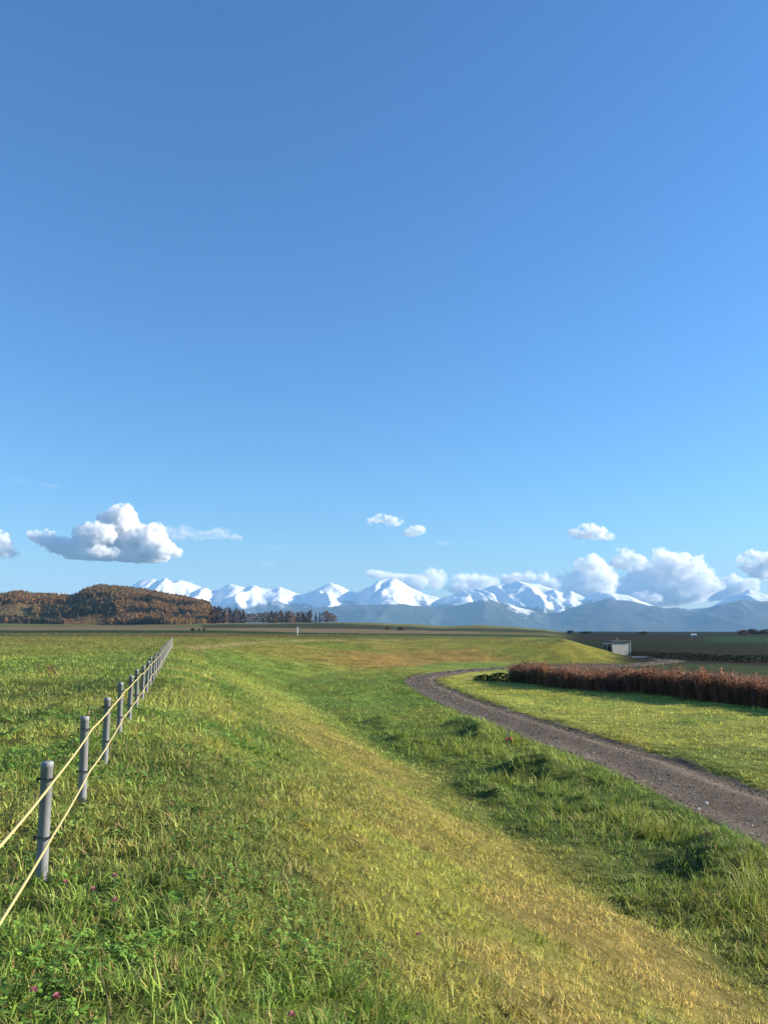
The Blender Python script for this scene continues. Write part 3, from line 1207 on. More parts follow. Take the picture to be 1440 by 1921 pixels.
def crown(shape, seed, n, leaf, m):
    key = (shape, seed, n, leaf, m)
    if key not in CROWN:
        me = crown_mesh(seed, shape, n, leaf)
        me.materials.append(M_LEAF[m])
        CROWN[key] = me
    return CROWN[key]


TRUNK = {s: [trunk_mesh(k, s) for k in range(3)] for s in ('larch', 'round', 'shrub')}


def tree(name, x, y, h, shape, m, seed, label, cat, group=None, wide=1.0, n=260, leaf=0.05, dz=0.0):
    z = ground_z(x, y) + dz
    root = empty(name, (x, y, z), seed * 1.7)
    root.scale = (h * wide, h * wide, h)
    tag(root, label, cat, group)
    obj('trunk', TRUNK[shape][seed % 3], M_BARK, root)
    obj('crown', crown(shape, seed % 4, n, leaf, m), None, root)
    return root


def xy_at(px, Y):
    return (px - 720) / F_PX * Y * math.cos(PITCH), Y


def build_tree_row():
    r = random.Random(9)
    k = 0
    # (from, to, step, top row, shape, leaf colour, label, distance)
    runs = [
        (396, 458, 4.6, 1139, 1146, 'larch', 'bare', 'tall greyish bare tree at the left end of the far tree row'),
        (462, 500, 5.2, 1153, 1149, 'round', 'rust', 'low dark tree where the far tree row dips'),
        (504, 584, 4.4, 1148, 1147, 'larch', 'rust', 'rust-brown tree in the dense middle of the far tree row'),
    ]
    for x0, x1, st, ya, yb, shape, m, label in runs:
        px = x0
        while px <= x1:
            Y = 690 + r.uniform(-10, 25)
            x, y = xy_at(px + r.uniform(-1, 1), Y)
            top = lerp(ya, yb, (px - x0) / (x1 - x0)) + r.uniform(-2.5, 2)
            h = z_of(top, Y) - ground_z(x, y)
            tree('larch_tree' if shape == 'larch' else 'dark_tree', x, y, h, shape, m if r.random() < .75 else 'larch', k, label, 'tree', 'trees of the far row', r.uniform(1.1, 1.5))
            k += 1
            px += st
    for px, top, label in ((592, 1150, 'slim dark tree standing alone left of the pair of gaps in the far row'),
                           (599.5, 1149, 'slim dark tree standing alone between the two gaps of the far row')):
        x, y = xy_at(px, 690)
        tree('slim_tree', x, y, z_of(top, 690) - ground_z(x, y), 'larch', 'rust', k, label, 'tree', 'trees of the far row', 1.0)
        k += 1
    for px, top, w in ((608, 1148, 1.3), (613, 1147, 1.3), (618, 1150, 1.4), (623, 1151, 1.4), (628, 1155, 1.5)):
        x, y = xy_at(px, 690 + r.uniform(-6, 10))
        tree('round_tree', x, y, z_of(top, 690) - ground_z(x, y), 'round', 'rust' if px < 625 else 'larch', k, 'dark round tree in the clump at the right end of the far row', 'tree', 'trees of the far row', w)
        k += 1


build_tree_row()


def build_hill_wood():
    """the autumn wood that covers the hill: nobody could count it"""
    n = 70000
    c = rng.uniform(-330, 398, n)
    Y = rng.uniform(800, 1215, n)
    x = (c - 720) / F_PX * Y * math.cos(PITCH)
    z, _ = land(x, Y)
    hz = hill_height(x, Y)
    f = fbm2(x / 85, Y / 55, 3, 61)
    # open strips between the stands
    stand = sstep(0.40, 0.45, f + 0.20 * sstep(980, 1100, Y) + 0.16 * sstep(230, 330, c) - 0.10 * sstep(930, 860, Y))
    leftl = sstep(250, 190, c)
    strip = np.maximum(sstep(930, 950, Y) * (1 - sstep(985, 1000, Y)) * (c > 60), sstep(1025, 1050, Y))
    strip = np.maximum(strip, 0.8 * sstep(872, 880, Y) * (1 - sstep(900, 908, Y)) * (c < 120))
    stand = lerp(stand, strip, leftl)
    scrub = (rng.random(n) < 0.30 * leftl) & (hz > 0.3) & (Y > 812)
    wood = (rng.random(n) < stand * 0.85) & (hz > 2.0) & (Y > 820 + 60 * fbm2(x / 60, Y * 0, 2, 62))
    keep = wood | scrub
    wood = wood[keep]
    x, Y, z, c = x[keep], Y[keep], z[keep], c[keep]
    k = len(x)
    g = fbm2(x / 70, Y / 45, 3, 63)
    con = (g > 0.60) | ((c > 75) & (c < 215) & (Y > 920) & (Y < 1000))
    con = con & (rng.random(k) < .85) & wood
    tint = np.where((rng.random(k) < .5)[:, None], A([0.31, 0.182, 0.078]), A([0.24, 0.145, 0.070]))
    tint = np.where((g < 0.40)[:, None], A([0.275, 0.185, 0.083]), tint)
    tint = np.where(((Y > 1090) & (rng.random(k) < .7))[:, None], A([0.19, 0.118, 0.072]), tint)
    tint = np.where(con[:, None], A([0.032, 0.040, 0.030]), tint)
    tint = tint * rng.normal(1, .16, (k, 1)).clip(.5, 1.6)
    h = rng.normal(6.0, 1.4, k).clip(3, 10)
    h = np.where(wood, h, rng.uniform(.8, 2.6, k))
    w = h * rng.uniform(.9, 1.4, k) * np.where(wood, 1, 1.5)
    m = foliage('autumn_wood', trans=0.2, straw_at=2.0, spec=0.1, rough=0.8)
    var = []
    for q in range(5):
        me = crown_mesh(200 + q, 'larch' if q < 3 else 'round', 110, 0.085)
        var.append(me)
    scatter('hillside_wood', np.column_stack([x, Y, z]), np.column_stack([0 * x, 0 * x, rng.uniform(0, 6.28, k)]), np.column_stack([w, w, h]), tint, var,
            np.where(con, rng.integers(0, 3, k), rng.integers(0, 5, k)), m, 'orange and dark autumn wood covering the hill on the left', 'wood')


build_hill_wood()

# bushes along the right skyline and in the fields
for k, (px, Y, w, h, m, label) in enumerate([
    (1392, 470, 26, 8, 'rust', 'left brown bush of the clump on the right skyline'),
    (1410, 475, 34, 10, 'bare', 'largest purplish brown bush of the clump on the right skyline'),
    (1434, 470, 34, 9, 'rust', 'brown bush on the right skyline cut by the picture edge'),
    (1205, 480, 26, 5, 'rust', 'low brown bush alone on the skyline right of the hut'),
    (1098, 480, 30, 4, 'dark', 'flat dark bush on the skyline beside the black box shed'),
    (362, 262, 9, 5, 'dark', 'small dark bush in the field below the wooded hill, leftmost of three'),
    (374, 262, 5, 4, 'dark', 'small dark bush in the field below the wooded hill, middle of three'),
    (383, 262, 6, 4.5, 'dark', 'small dark bush in the field below the wooded hill, rightmost of three'),
    (727, 430, 14, 6, 'rust', 'reddish brown bush left of two along the far field edge'),
    (752, 430, 18, 6, 'rust', 'reddish brown bush right of two along the far field edge'),
]):
    x, y = xy_at(px, Y)
    hm = h * Y / F_PX
    tree('bush', x, y, hm, 'shrub', m, k, label, 'bush', wide=w / h * 0.92, n=300, leaf=0.10)


# ------------------------------------------------------------------ tall dry crop, hedge, shrub
def build_crop():
    n = 16000
    xs, ys = rng.uniform(6, 60, n), rng.uniform(22, 84, n)
    q = crop_q(xs, ys)
    depth = 2.6 + 2.2 * fbm2(xs / 5, ys / 5, 2, 71)
    # each rank is thickest along the open edge
    keep = (q > 0) & (q < depth) & (rng.random(n) < 0.55) & (col_of(xs, ys) < 2100) & (col_of(xs, ys) > 955)
    x, y, q = xs[keep], ys[keep], q[keep]
    # more stalks along the front
    k2 = 1100
    i = rng.uniform(0, len(CROP) - 1.001, k2)
    fx = np.interp(i, np.arange(len(CROP)), [p[0] for p in CROP]) + rng.normal(.35, .3, k2)
    fy = np.interp(i, np.arange(len(CROP)), [p[1] for p in CROP]) + rng.normal(.35, .3, k2)
    fk = col_of(fx, fy) > 958
    x, y = np.concatenate([x, fx[fk]]), np.concatenate([y, fy[fk]])
    z, g = land(x, y)
    k = len(x)
    nn = fbm2(x / 0.9, y / 0.9, 3, 72)
    hh = (1.12 + 1.0 * (nn - 0.45)) * rng.normal(1, .16, k).clip(.5, 1.5)
    hh *= lerp(0.85, 1.0, sstep(8, 13, x))
    tint = mixc(np.ones((k, 1)) * A([0.185, 0.102, 0.072]), [0.25, 0.150, 0.100], sstep(.45, .7, fbm2(x / 1.4, y / 1.4, 3, 73)))
    tint = mixc(tint, [0.21, 0.095, 0.058], (rng.random(k) < .35) * 0.8)
    tint = mixc(tint, [0.32, 0.19, 0.07], (rng.random(k) < .03) * 1.0)
    var = []
    for s in range(5):
        r = random.Random(300 + s)
        V, Fc, S = [], [], []
        for b in range(20):
            a = r.uniform(0, 6.28)
            rd = .16 * math.sqrt(r.random())
            p0 = Vector((math.cos(a) * rd, math.sin(a) * rd, -.02))
            L = r.uniform(.62, 1.05)
            lean = Vector((r.gauss(0, .09), r.gauss(0, .09), 1)).normalized()
            sd = (0.3 + .7 * r.random(), r.random() * .84, r.random())
            side = lean.orthogonal().normalized()
            side = (Matrix.Rotation(r.uniform(0, 6), 3, lean) @ side)
            bidx = len(V)
            w = r.uniform(.006, .012)
            V += [p0 - side * w, p0 + side * w, p0 + lean * L * .6 + side * w, p0 + lean * L * .6 - side * w, p0 + lean * L]
            Fc += [(bidx, bidx + 1, bidx + 2, bidx + 3), (bidx + 3, bidx + 2, bidx + 4)]
            S += [sd] * 5
            # drooping dead leaves and a ragged head
            for lf in range(5):
                hgt = r.uniform(.35, 1.0) * L
                c = p0 + lean * hgt
                an = r.uniform(0, 6.28)
                d = Vector((math.cos(an), math.sin(an), r.uniform(-.9, .6))).normalized()
                LL = r.uniform(.06, .17)
                s2 = d.orthogonal().normalized() * r.uniform(.012, .028)
                bidx = len(V)
                V += [c, c + d * LL * .5 + s2, c + d * LL, c + d * LL * .5 - s2]
                Fc.append((bidx, bidx + 1, bidx + 2, bidx + 3))
                S += [(r.uniform(.1, 1), r.random() * .84, r.random())] * 4
        me = new_mesh('stalk_clump', V, Fc, smooth=False)
        add_color(me, 'shade', np.array(S))
        var.append(me)
    m = foliage('dry_crop', trans=0.5, straw_at=2.0, spec=0.15, rough=.8)
    scatter('dry_crop', np.column_stack([x, y, z]), np.column_stack([rng.normal(0, .06, k), rng.normal(0, .06, k), rng.uniform(0, 6.28, k)]),
            np.column_stack([hh, hh, hh]), tint, var, rng.integers(0, 5, k), m, 'tall dead brown crop standing in a dense band beyond the meadow', 'dry crop')


build_crop()


def leaf_mass(name, pts, size, m, seed, parent=None):
    r = random.Random(seed)
    V, Fc, S = [], [], []
    for p in pts:
        c = Vector(p)
        d = Vector((r.gauss(0, 1), r.gauss(0, 1), r.gauss(0, 1) + .5)).normalized()
        e = d.orthogonal().normalized()
        e = Matrix.Rotation(r.uniform(0, 6), 3, d) @ e
        e2 = d.cross(e)
        L = size * r.uniform(.5, 1.4)
        b = len(V)
        V += [c - e * L, c - e2 * L * .5, c + e * L, c + e2 * L * .5]
        Fc.append((b, b + 1, b + 2, b + 3))
        S += [(r.uniform(.1, .95), r.random() * .8, r.random())] * 4
    me = new_mesh(name, V, Fc, smooth=False)
    add_color(me, 'shade', np.array(S))
    me.materials.append(m)
    return obj(name, me, None, parent)


def build_low_hedge():
    a, b = np.array([31.5, 101.5]), np.array([52.0, 73.0])
    r = random.Random(21)
    pts = []
    for k in range(7000):
        t = r.random()
        p = a + (b - a) * t + np.array([.8, .58]) * r.gauss(0, .45)
        top = 0.62 + .3 * float(noise2(t * 26, 0.5, 5))
        pts.append((p[0] - a[0], p[1] - a[1], 0 * t + r.random() ** .8 * top + (ground_z(p[0], p[1]) if k % 40 == 0 else -2.4)))
    root = empty('field_hedge', (a[0], a[1], 0))
    tag(root, 'low dark hedge line crossing the fields right of the hut', 'hedge')
    leaf_mass('foliage', pts, 0.10, M_LEAF['dark'], 3, root)
    v, f = join([tube([(dx, dy, -2.6), (dx + .05, dy, -2.0)], [.04, .02], 5) for dx, dy in [((b - a) * t) for t in np.linspace(.02, .98, 40)]])
    tag(obj('stems', new_mesh('stems', v, f), M_BARK, root), kind='stuff')


build_low_hedge()


def build_shrub():
    r = random.Random(5)
    spots = [(7.4, 58.0, .9, .40), (8.4, 56.9, 1.1, .62), (9.5, 55.2, 1.2, .85), (10.4, 53.6, 1.0, .9)]
    x0, y0 = 8.2, 56.4
    root = empty('leafy_shrub', (x0, y0, ground_z(x0, y0)))
    tag(root, 'low leafy green shrub at the left end of the dead brown crop', 'shrub')
    pts, st = [], []
    for (x, y, w, h) in spots:
        for k in range(500):
            a, f = r.uniform(0, 6.28), r.random()
            rad = w * math.sqrt(max(0, 1 - f * f)) * r.random() ** .4
            pts.append((x - x0 + math.cos(a) * rad, y - y0 + math.sin(a) * rad, h * f + .03))
        for q in range(4):
            a = r.uniform(0, 6.28)
            st.append(tube([(x - x0, y - y0, -.1), (x - x0 + math.cos(a) * w * .5, y - y0 + math.sin(a) * w * .5, h * .8)], [.02, .006], 5))
    leaf_mass('foliage', pts, .085, M_LEAF['shrub'], 8, root)
    v, f = join(st)
    tag(obj('stems', new_mesh('stems', v, f), M_BARK, root), kind='stuff')


build_shrub()


def build_dry_weed():
    x0, y0 = -10.17, 24.2
    root = empty('dry_weed', (x0, y0, ground_z(x0, y0)))
    tag(root, 'dry brown weed stalks leaning in the grass left of the fence', 'weed')
    r = random.Random(7)
    for k in range(9):
        a = r.uniform(0, 6.28)
        b = Vector((r.gauss(0, .16), r.gauss(0, .16), -.03))
        tip = b + Vector((-abs(r.gauss(.28, .16)), r.gauss(0, .1), r.uniform(.28, .52)))
        v, f = tube([b, b.lerp(tip, .5) + Vector((.03, 0, .03)), tip], [.007, .005, .002], 5)
        parts = [(v, f)]
        s = obj('stalk', new_mesh('stalk', v, f), M_DRY, root)
        V, Fc = [], []
        for q in range(26):
            t = r.uniform(.35, 1)
            c = b.lerp(tip, t) + Vector((.03 * (1 - t), 0, .02))
            d = Vector((r.gauss(0, 1), r.gauss(0, 1), r.gauss(0, 1))).normalized()
            e = d.orthogonal().normalized()
            L = r.uniform(.018, .045)
            i = len(V)
            V += [c, c + d * L * .5 + e * L * .35, c + d * L, c + d * L * .5 - e * L * .35]
            Fc.append((i, i + 1, i + 2, i + 3))
        tag(obj('seed_head', new_mesh('seed_head', V, Fc, smooth=False), M_SEED, s), kind='stuff')


M_DRY = plain('dry_stalk', (0.20, 0.11, 0.055), rough=.9, var=.3)
M_SEED = plain('seed_heads', (0.15, 0.060, 0.032), rough=.9, var=.35, scale=30)
build_dry_weed()

# ------------------------------------------------------------------ hut by the path and other small buildings
M_CONC = plain('hut_concrete', (0.36, 0.355, 0.33), rough=.85, var=.10, scale=2.2, bump=.2)
M_ROOF = plain('dark_roof', (0.035, 0.035, 0.040), rough=.6, var=.25)
M_DARK = plain('dark_opening', (0.015, 0.015, 0.018), rough=.4, var=.2)
M_FRAME = plain('grey_frame', (0.25, 0.26, 0.27), rough=.5, var=.1)


def part_box(name, m, parent, size, loc, bevel=0.0, rz=0.0):
    return obj(name, box_mesh(name, *size, bevel=bevel), m, parent, loc, (0, 0, rz))


def build_hut():
    Y = 101.0
    x, y = xy_at(1154, Y)
    rz = R(20)
    z = ground_z(x, y)
    root = empty('concrete_hut', (x, y, z), rz)
    tag(root, 'small pale concrete hut with a dark flat roof beside the far path', 'hut')
    w, d, h = 2.85, 2.0, 1.78
    part_box('wall', M_CONC, root, (w, d, h + .12), (0, 0, -.1), .02)
    rf = part_box('roof', M_ROOF, root, (w + .3, d + .35, .13), (0.0, -.04, h + .022), .015)
    pv, pf = tube([(0.2, .1, .1), (0.2, .1, .42)], .07, 10)
    obj('vent_pipe', new_mesh('vent_pipe', pv, pf), M_FRAME, rf)
    dr = part_box('door', M_DARK, root, (.05, .8, 1.35), (-w / 2 - .012, -.45, .1))
    part_box('door_frame', M_FRAME, dr, (.03, .92, 1.42), (-.006, 0, -.02))
    part_box('handle', M_FRAME, dr, (.04, .03, .12), (-.04, .28, .62))
    part_box('window', M_DARK, root, (.04, .62, .55), (-w / 2 - .012, .52, .85))
    part_box('plinth', M_FRAME, root, (w + .08, d + .08, .16), (0, 0, -.06), .01)
    part_box('wall_rib', M_CONC, root, (.10, .05, h - .05), (w / 2 - .08, -d / 2 - .02, .02))
    part_box('wall_rib', M_CONC, root, (.10, .05, h - .05), (-w / 2 + .08, -d / 2 - .02, .02))
    # worn concrete apron in front
    ap = empty('concrete_apron', (x + .9, y - 2.6, ground_z(x + .9, y - 2.6) + .06), R(10))
    part_box('slab', M_CONC, ap, (2.6, 1.4, .14), (-1.32, 0, -.06), .02)
    part_box('slab', M_CONC, ap, (2.6, 1.4, .14), (1.32, .02, -.07), .02)
    tag(ap, 'pale concrete slab on the ground before the hut', 'slab')


build_hut()


def build_box_shed():
    x, y = xy_at(1068.5, 440)
    z = ground_z(x, y)
    s = 440 / F_PX
    root = empty('box_shed', (x, y, z), R(8))
    tag(root, 'tiny black box shed on the skyline above the mound', 'shed')
    base = z_of(1191, 440)
    h = z_of(1183, 440) - z
    part_box('wall', M_ROOF, root, (8.6 * s, 2.4, h), (0, 0, -.1), .03)
    part_box('roof', M_DARK, root, (9.6 * s, 2.8, .18), (0, 0, h - .06), .02)
    part_box('door', M_FRAME, root, (.9, .06, min(1.9, h * .75)), (.4, -1.22, 0))


build_box_shed()


def build_white_shed():
    x, y = xy_at(1299, 330)
    z = ground_z(x, y)
    s = 330 / F_PX
    root = empty('field_shed', (x, y, z), R(-12))
    tag(root, 'tiny white low shed in the dark fields on the right', 'shed')
    m = plain('white_sheet_metal', (0.62, 0.62, 0.60), rough=.5, var=.06)
    part_box('wall', m, root, (9 * s, 1.8, 3.6 * s), (0, 0, 0), .03)
    v = [(-5 * s, -1.1, 3.6 * s), (5 * s, -1.1, 3.6 * s), (5 * s, 1.1, 3.6 * s), (-5 * s, 1.1, 3.6 * s), (-5 * s, 0, 4.9 * s), (5 * s, 0, 4.9 * s)]
    obj('roof', new_mesh('roof', v, [(0, 1, 5, 4), (2, 3, 4, 5), (0, 4, 3), (1, 2, 5), (3, 2, 1, 0)], False), m, root)
    part_box('door', M_FRAME, root, (.8, .05, 2.6 * s), (.3, -.92, 0))


build_white_shed()


def build_marker_post():
    Y = 128
    x, y = xy_at(558, Y)
    z = ground_z(x, y)
    h = z_of(1176.5, Y) - z
    root = empty('marker_post', (x, y, z))
    tag(root, 'thin white marker post behind the rim of the far bank', 'post')
    m = plain('white_paint', (0.72, 0.72, 0.70), rough=.5, var=.06)
    v, f = tube([(0, 0, -.2), (0, 0, h - .03), (0, 0, h)], [.085, .085, .07], 12)
    obj('pole', new_mesh('pole', v, f), m, root)
    v, f = tube([(0, 0, h * .82), (0, 0, h * .9)], .091, 12)
    obj('grey_band', new_mesh('grey_band', v, f), M_FRAME, root)


build_marker_post()


def build_stake():
    x, y = 4.09, 26.2
    z = ground_z(x, y)
    root = empty('survey_stake', (x, y, z))
    tag(root, 'short pale stake tied with red tape in the grass beside the gravel path', 'stake')
    wood = plain('pale_wood', (0.42, 0.38, 0.27), rough=.8, var=.15, scale=20)
    red = plain('red_tape', (0.55, 0.06, 0.04), rough=.5, var=.1)
    v = [(-.02, -.02, -.1), (.02, -.02, -.1), (.02, .02, -.1), (-.02, .02, -.1), (-.02, -.02, .50), (.02, -.02, .50), (.02, .02, .50), (-.02, .02, .50), (0, 0, .54)]
    f = [(0, 1, 5, 4), (1, 2, 6, 5), (2, 3, 7, 6), (3, 0, 4, 7), (4, 5, 8), (5, 6, 8), (6, 7, 8), (7, 4, 8)]
    obj('shaft', new_mesh('shaft', v, f, False), wood, root)
    bow = []
    for s in (-1, 1):
        bow.append(tube([(s * .02, -.026, .30), (s * .07, -.04, .335), (s * .12, -.045, .30), (s * .09, -.04, .27), (s * .02, -.026, .295)], [.014, .022, .024, .020, .012], 6))
    bow.append(tube([(-.03, -.024, .30), (.03, -.024, .30)], .026, 8))
    bow.append(tube([(.0, -.03, .29), (-.06, -.05, .22), (-.07, -.05, .17)], [.016, .016, .004], 6))
    bv, bf = join(bow)
    obj('tape_bow', new_mesh('tape_bow', bv, bf), red, root)


build_stake()

# three white stones on the gravel
M_STONE = plain('white_stone', (0.72, 0.70, 0.68), rough=.8, var=.1, scale=30, bump=.3)
for k, (px, py, s, label) in enumerate([(1324, 1503, .085, 'white stone on the gravel, farthest of three by the picture edge'),
                                        (1310, 1513, .07, 'white stone on the gravel, leftmost of three by the picture edge'),
                                        (1323, 1517.5, .055, 'white stone on the gravel, nearest and smallest of three'),
                                        (1033, 1407, .07, 'single white pebble at the left edge of the gravel path')]):
    d = ray(px, py)
    t = (-2.36 - EYE) / d[2]
    x, y = d[0] * t, d[1] * t
    me = stone_mesh(50 + k, 2)
    o = obj('white_stone', me, M_STONE, None, (x, y, ground_z(x, y) + .10), (0, 0, k))
    o.scale = (s, s, s)
    tag(o, label, 'stone')

# clover blossoms
M_PETAL = plain('clover_petals', (0.40, 0.13, 0.17), rough=.7, var=.35, scale=200)
M_STEM = plain('clover_stem', (0.09, 0.13, 0.035), rough=.7, var=.2)


def clover(px, py, h, label, zz=0.0):
    d = ray(px, py)
    t = (zz + h - EYE) / d[2]
    x, y = d[0] * t, d[1] * t
    for _ in range(4):
        z = ground_z(x, y)
        t = (z + h - EYE) / d[2]
        x, y = d[0] * t, d[1] * t
    root = empty('clover_blossom', (x, y, z))
    tag(root, label, 'flower', 'red clover blossoms in the near grass')
    v, f = tube([(.02, 0, -.01), (.008, .004, h * .5), (0, 0, h - .008)], .0017, 5)
    obj('stem', new_mesh('stem', v, f), M_STEM, root)
    r = random.Random(int(px))
    V, Fc = [], []
    for k in range(60):
        u = r.uniform(-.5, 1)
        a = k * 2.39996
        rd = math.sqrt(max(0, 1 - u * u))
        n = Vector((rd * math.cos(a), rd * math.sin(a), u))
        e = n.orthogonal().normalized()
        e2 = n.cross(e)
        n2 = (n + Vector((0, 0, .5))).normalized()
        i = len(V)
        c = Vector((0, 0, h)) + n * .006
        V += [c - e * .0022, c + e * .0022, c + n2 * .010 + e * .0014, c + n2 * .012, c + n2 * .010 - e * .0014]
        Fc.append((i, i + 1, i + 2, i + 3, i + 4))
    obj('flower_head', new_mesh('flower_head', V, Fc, False), M_PETAL, root)


for px, py, h, label in [(123, 1655, .12, 'pink clover blossom in the grass just right of the nearest fence post'),
                         (175, 1668, .12, 'pink clover blossom, middle of the group by the nearest post'),
                         (215, 1643, .13, 'pink clover blossom, highest of the group by the nearest post'),
                         (216, 1689, .12, 'pink clover blossom, lowest of the group by the nearest post'),
                         (546, 1904, .12, 'pink clover blossom at the bottom edge left of the middle'),
                         (784, 1753, .12, 'dark pink clover blossom on the yellow bank'),
                         (64, 1858, .12, 'brownish clover blossom at the lower left'),
                         (106, 1870, .11, 'faded clover blossom near the lower left corner')]:
    clover(px, py, h, label)


# ------------------------------------------------------------------ mountains
SKY_C = [-900, -500, -200, 0, 150, 235, 262, 285, 295, 306, 320, 335, 352, 376, 395, 403, 418, 432, 446, 458, 474, 490, 508, 523, 545, 563, 590, 606, 618, 630, 645, 668, 690, 705, 720, 738, 752, 770, 800, 832, 850, 880, 920,
         952, 975, 992, 1010, 1035, 1060, 1072, 1100, 1128, 1150, 1180, 1205, 1240, 1290, 1330, 1365, 1410, 1440, 1500, 1700, 2000, 2600]
SKY_Y = [1130, 1125, 1120, 1118, 1112, 1104, 1088, 1087, 1091, 1083, 1093, 1090, 1092, 1103, 1109, 1109, 1100, 1096, 1100, 1103, 1098, 1104, 1106, 1101, 1110, 1117, 1109, 1100, 1094, 1098, 1104, 1114, 1102, 1093, 1087, 1085, 1093, 1103, 1116, 1124, 1116, 1107, 1101,
         1097, 1091, 1096, 1098, 1105, 1115, 1109, 1121, 1109, 1112, 1118, 1129, 1140, 1143, 1140, 1124, 1107, 1115, 1122, 1110, 1125, 1140]
FR_C = [-900, 200, 420, 500, 540, 600, 680, 760, 830, 870, 908, 940, 985, 1030, 1075, 1100, 1145, 1190, 1250, 1310, 1350, 1390, 1440, 1600, 2600]
FR_Y = [1170, 1165, 1158, 1146, 1143, 1139, 1136, 1133, 1142, 1134, 1122, 1130, 1142, 1152, 1140, 1133, 1124, 1130, 1142, 1148, 1136, 1126, 1130, 1135, 1150]


def build_mountains():
    nx, ny = 720, 220
    cols = np.linspace(-700, 2200, nx)
    Ys = np.linspace(8600, 14200, ny)
    Cc, Yy = np.meshgrid(cols, Ys)
    x = ((Cc - 720) / F_PX * Yy * math.cos(PITCH)).ravel()
    y = Yy.ravel()
    base = -170.0
    warp = (fbm2(x / 900, y / 900, 3, 81) - .5) * 900
    warp2 = (fbm2(x / 300, y / 500, 3, 84) - .5) * 240
    yb, yf = 12500.0, 10500.0
    c = Cc.ravel()
    zb = EYE + (1174 - np.interp(c, SKY_C, SKY_Y)) * yb / F_PX
    zf = EYE + (1174 - np.interp(c, FR_C, FR_Y)) * yf / F_PX

    def ridged(a, b, seed):
        s, w, n = 0, 1.0, 0
        for k in range(4):
            v = 1 - np.abs(2 * noise2(a, b, seed + k) - 1)
            s = s + w * v * v
            n += w
            w *= .5
            a, b = a * 2.05 + 3.1, b * 2.05 + 1.7
        return s / n
    spur = ridged((x + warp * .8 + (y - 12500) * .10) / 620, (y + warp) / 2300, 82)
    spur_f = ridged((x + warp * .9 - (y - 10500) * .08) / 760, (y + warp) / 2000, 86)
    db = np.abs(y - yb + warp * 0.10)
    df = np.abs(y - yf + warp * 0.18)
    fb_ = np.clip(1 - db / 2300, 0, 1)
    ff_ = np.clip(1 - df / 1900, 0, 1)
    mb = fb_ ** 1.15
    mf = ff_ ** 1.2
    fine = ridged((x + warp2 * .6 + (y - 12500) * .12) / 230, (y + warp2) / 640, 95)
    Zb = base + (fine - .42) * 95 * fb_ ** .5 * (1 - fb_ ** 10) + (zb - base) * mb + (spur - .42) * 380 * (fb_ ** .8) * (1 - fb_ ** 6)
    Zf = base + (zf - base) * mf + (spur_f - .45) * 230 * (ff_ ** .8) * (1 - ff_ ** 7)
    z = np.maximum(Zb, Zf) + (fbm2(x / 120, y / 120, 3, 88) - .5) * 34 * np.clip(fb_ + ff_, 0, 1)
    k = 60.0
    isf = sstep(-40, 40, Zf - Zb)
    # snow line drops on the left, climbs on the right
    line = np.interp(c, [0, 250, 400, 560, 620, 740, 850, 950, 1100, 1300, 1440, 2200], [255, 255, 275, 285, 275, 270, 270, 270, 285, 300, 300, 300])
    line_f = np.interp(c, [700, 860, 900, 960, 1020, 1060, 1090, 1200, 2200], [900, 520, 330, 270, 215, 215, 700, 900, 900])
    ln = lerp(line, line_f, isf)
    patch = (fbm2(x / 260, y / 420, 4, 89) - .5) * 330 + (spur - .45) * 160 + (fbm2(x / 80, y / 80, 3, 96) - .5) * 200
    snow = sstep(-35, 45, z - ln + patch)
    nyv, nxv = Cc.shape
    i, j = np.arange(nyv - 1)[:, None] * nxv, np.arange(nxv - 1)[None, :]
    f = np.stack([i + j, i + j + 1, i + nxv + j + 1, i + nxv + j], -1).reshape(-1, 4)
    me = new_mesh('mountain_range', np.column_stack([x, y, z]), f)
    forest = A([0.030, 0.038, 0.034]) + (fbm2(x / 160, y / 260, 4, 90)[:, None] - .5) * .06
    rock = A([0.10, 0.095, 0.095])
    low = mixc(forest, rock, sstep(150, 420, z))
    add_color(me, 'tint', mixc(low, [0.78, 0.79, 0.81], snow))
    m, nt, out = mat('snow_and_rock')
    a = N(nt, 'ShaderNodeAttribute', attribute_type='GEOMETRY', attribute_name='tint')
    geo = N(nt, 'ShaderNodeNewGeometry')
    n = noise_node(nt, .012, 6, .65, geo.outputs['Position'])
    r = ramp(nt, n.outputs['Fac'], [(.3, .88), (.7, 1.08)])
    b = N(nt, 'ShaderNodeBsdfPrincipled')
    b.inputs['Roughness'].default_value = .8
    b.inputs['Specular IOR Level'].default_value = .1
    nt.links.new(mul(nt, a.outputs['Color'], r.outputs[0]), b.inputs['Base Color'])
    bp = N(nt, 'ShaderNodeBump')
    bp.inputs['Strength'].default_value = .5
    bp.inputs['Distance'].default_value = 30
    nt.links.new(n.outputs['Fac'], bp.inputs['Height'])
    nt.links.new(bp.outputs[0], b.inputs['Normal'])
    nt.links.new(b.outputs[0], out.inputs[0])
    o = obj('mountain_range', me, m)
    tag(o, kind='structure')
    return float(z.max()), float(z.min())


zmax, zmin = build_mountains()

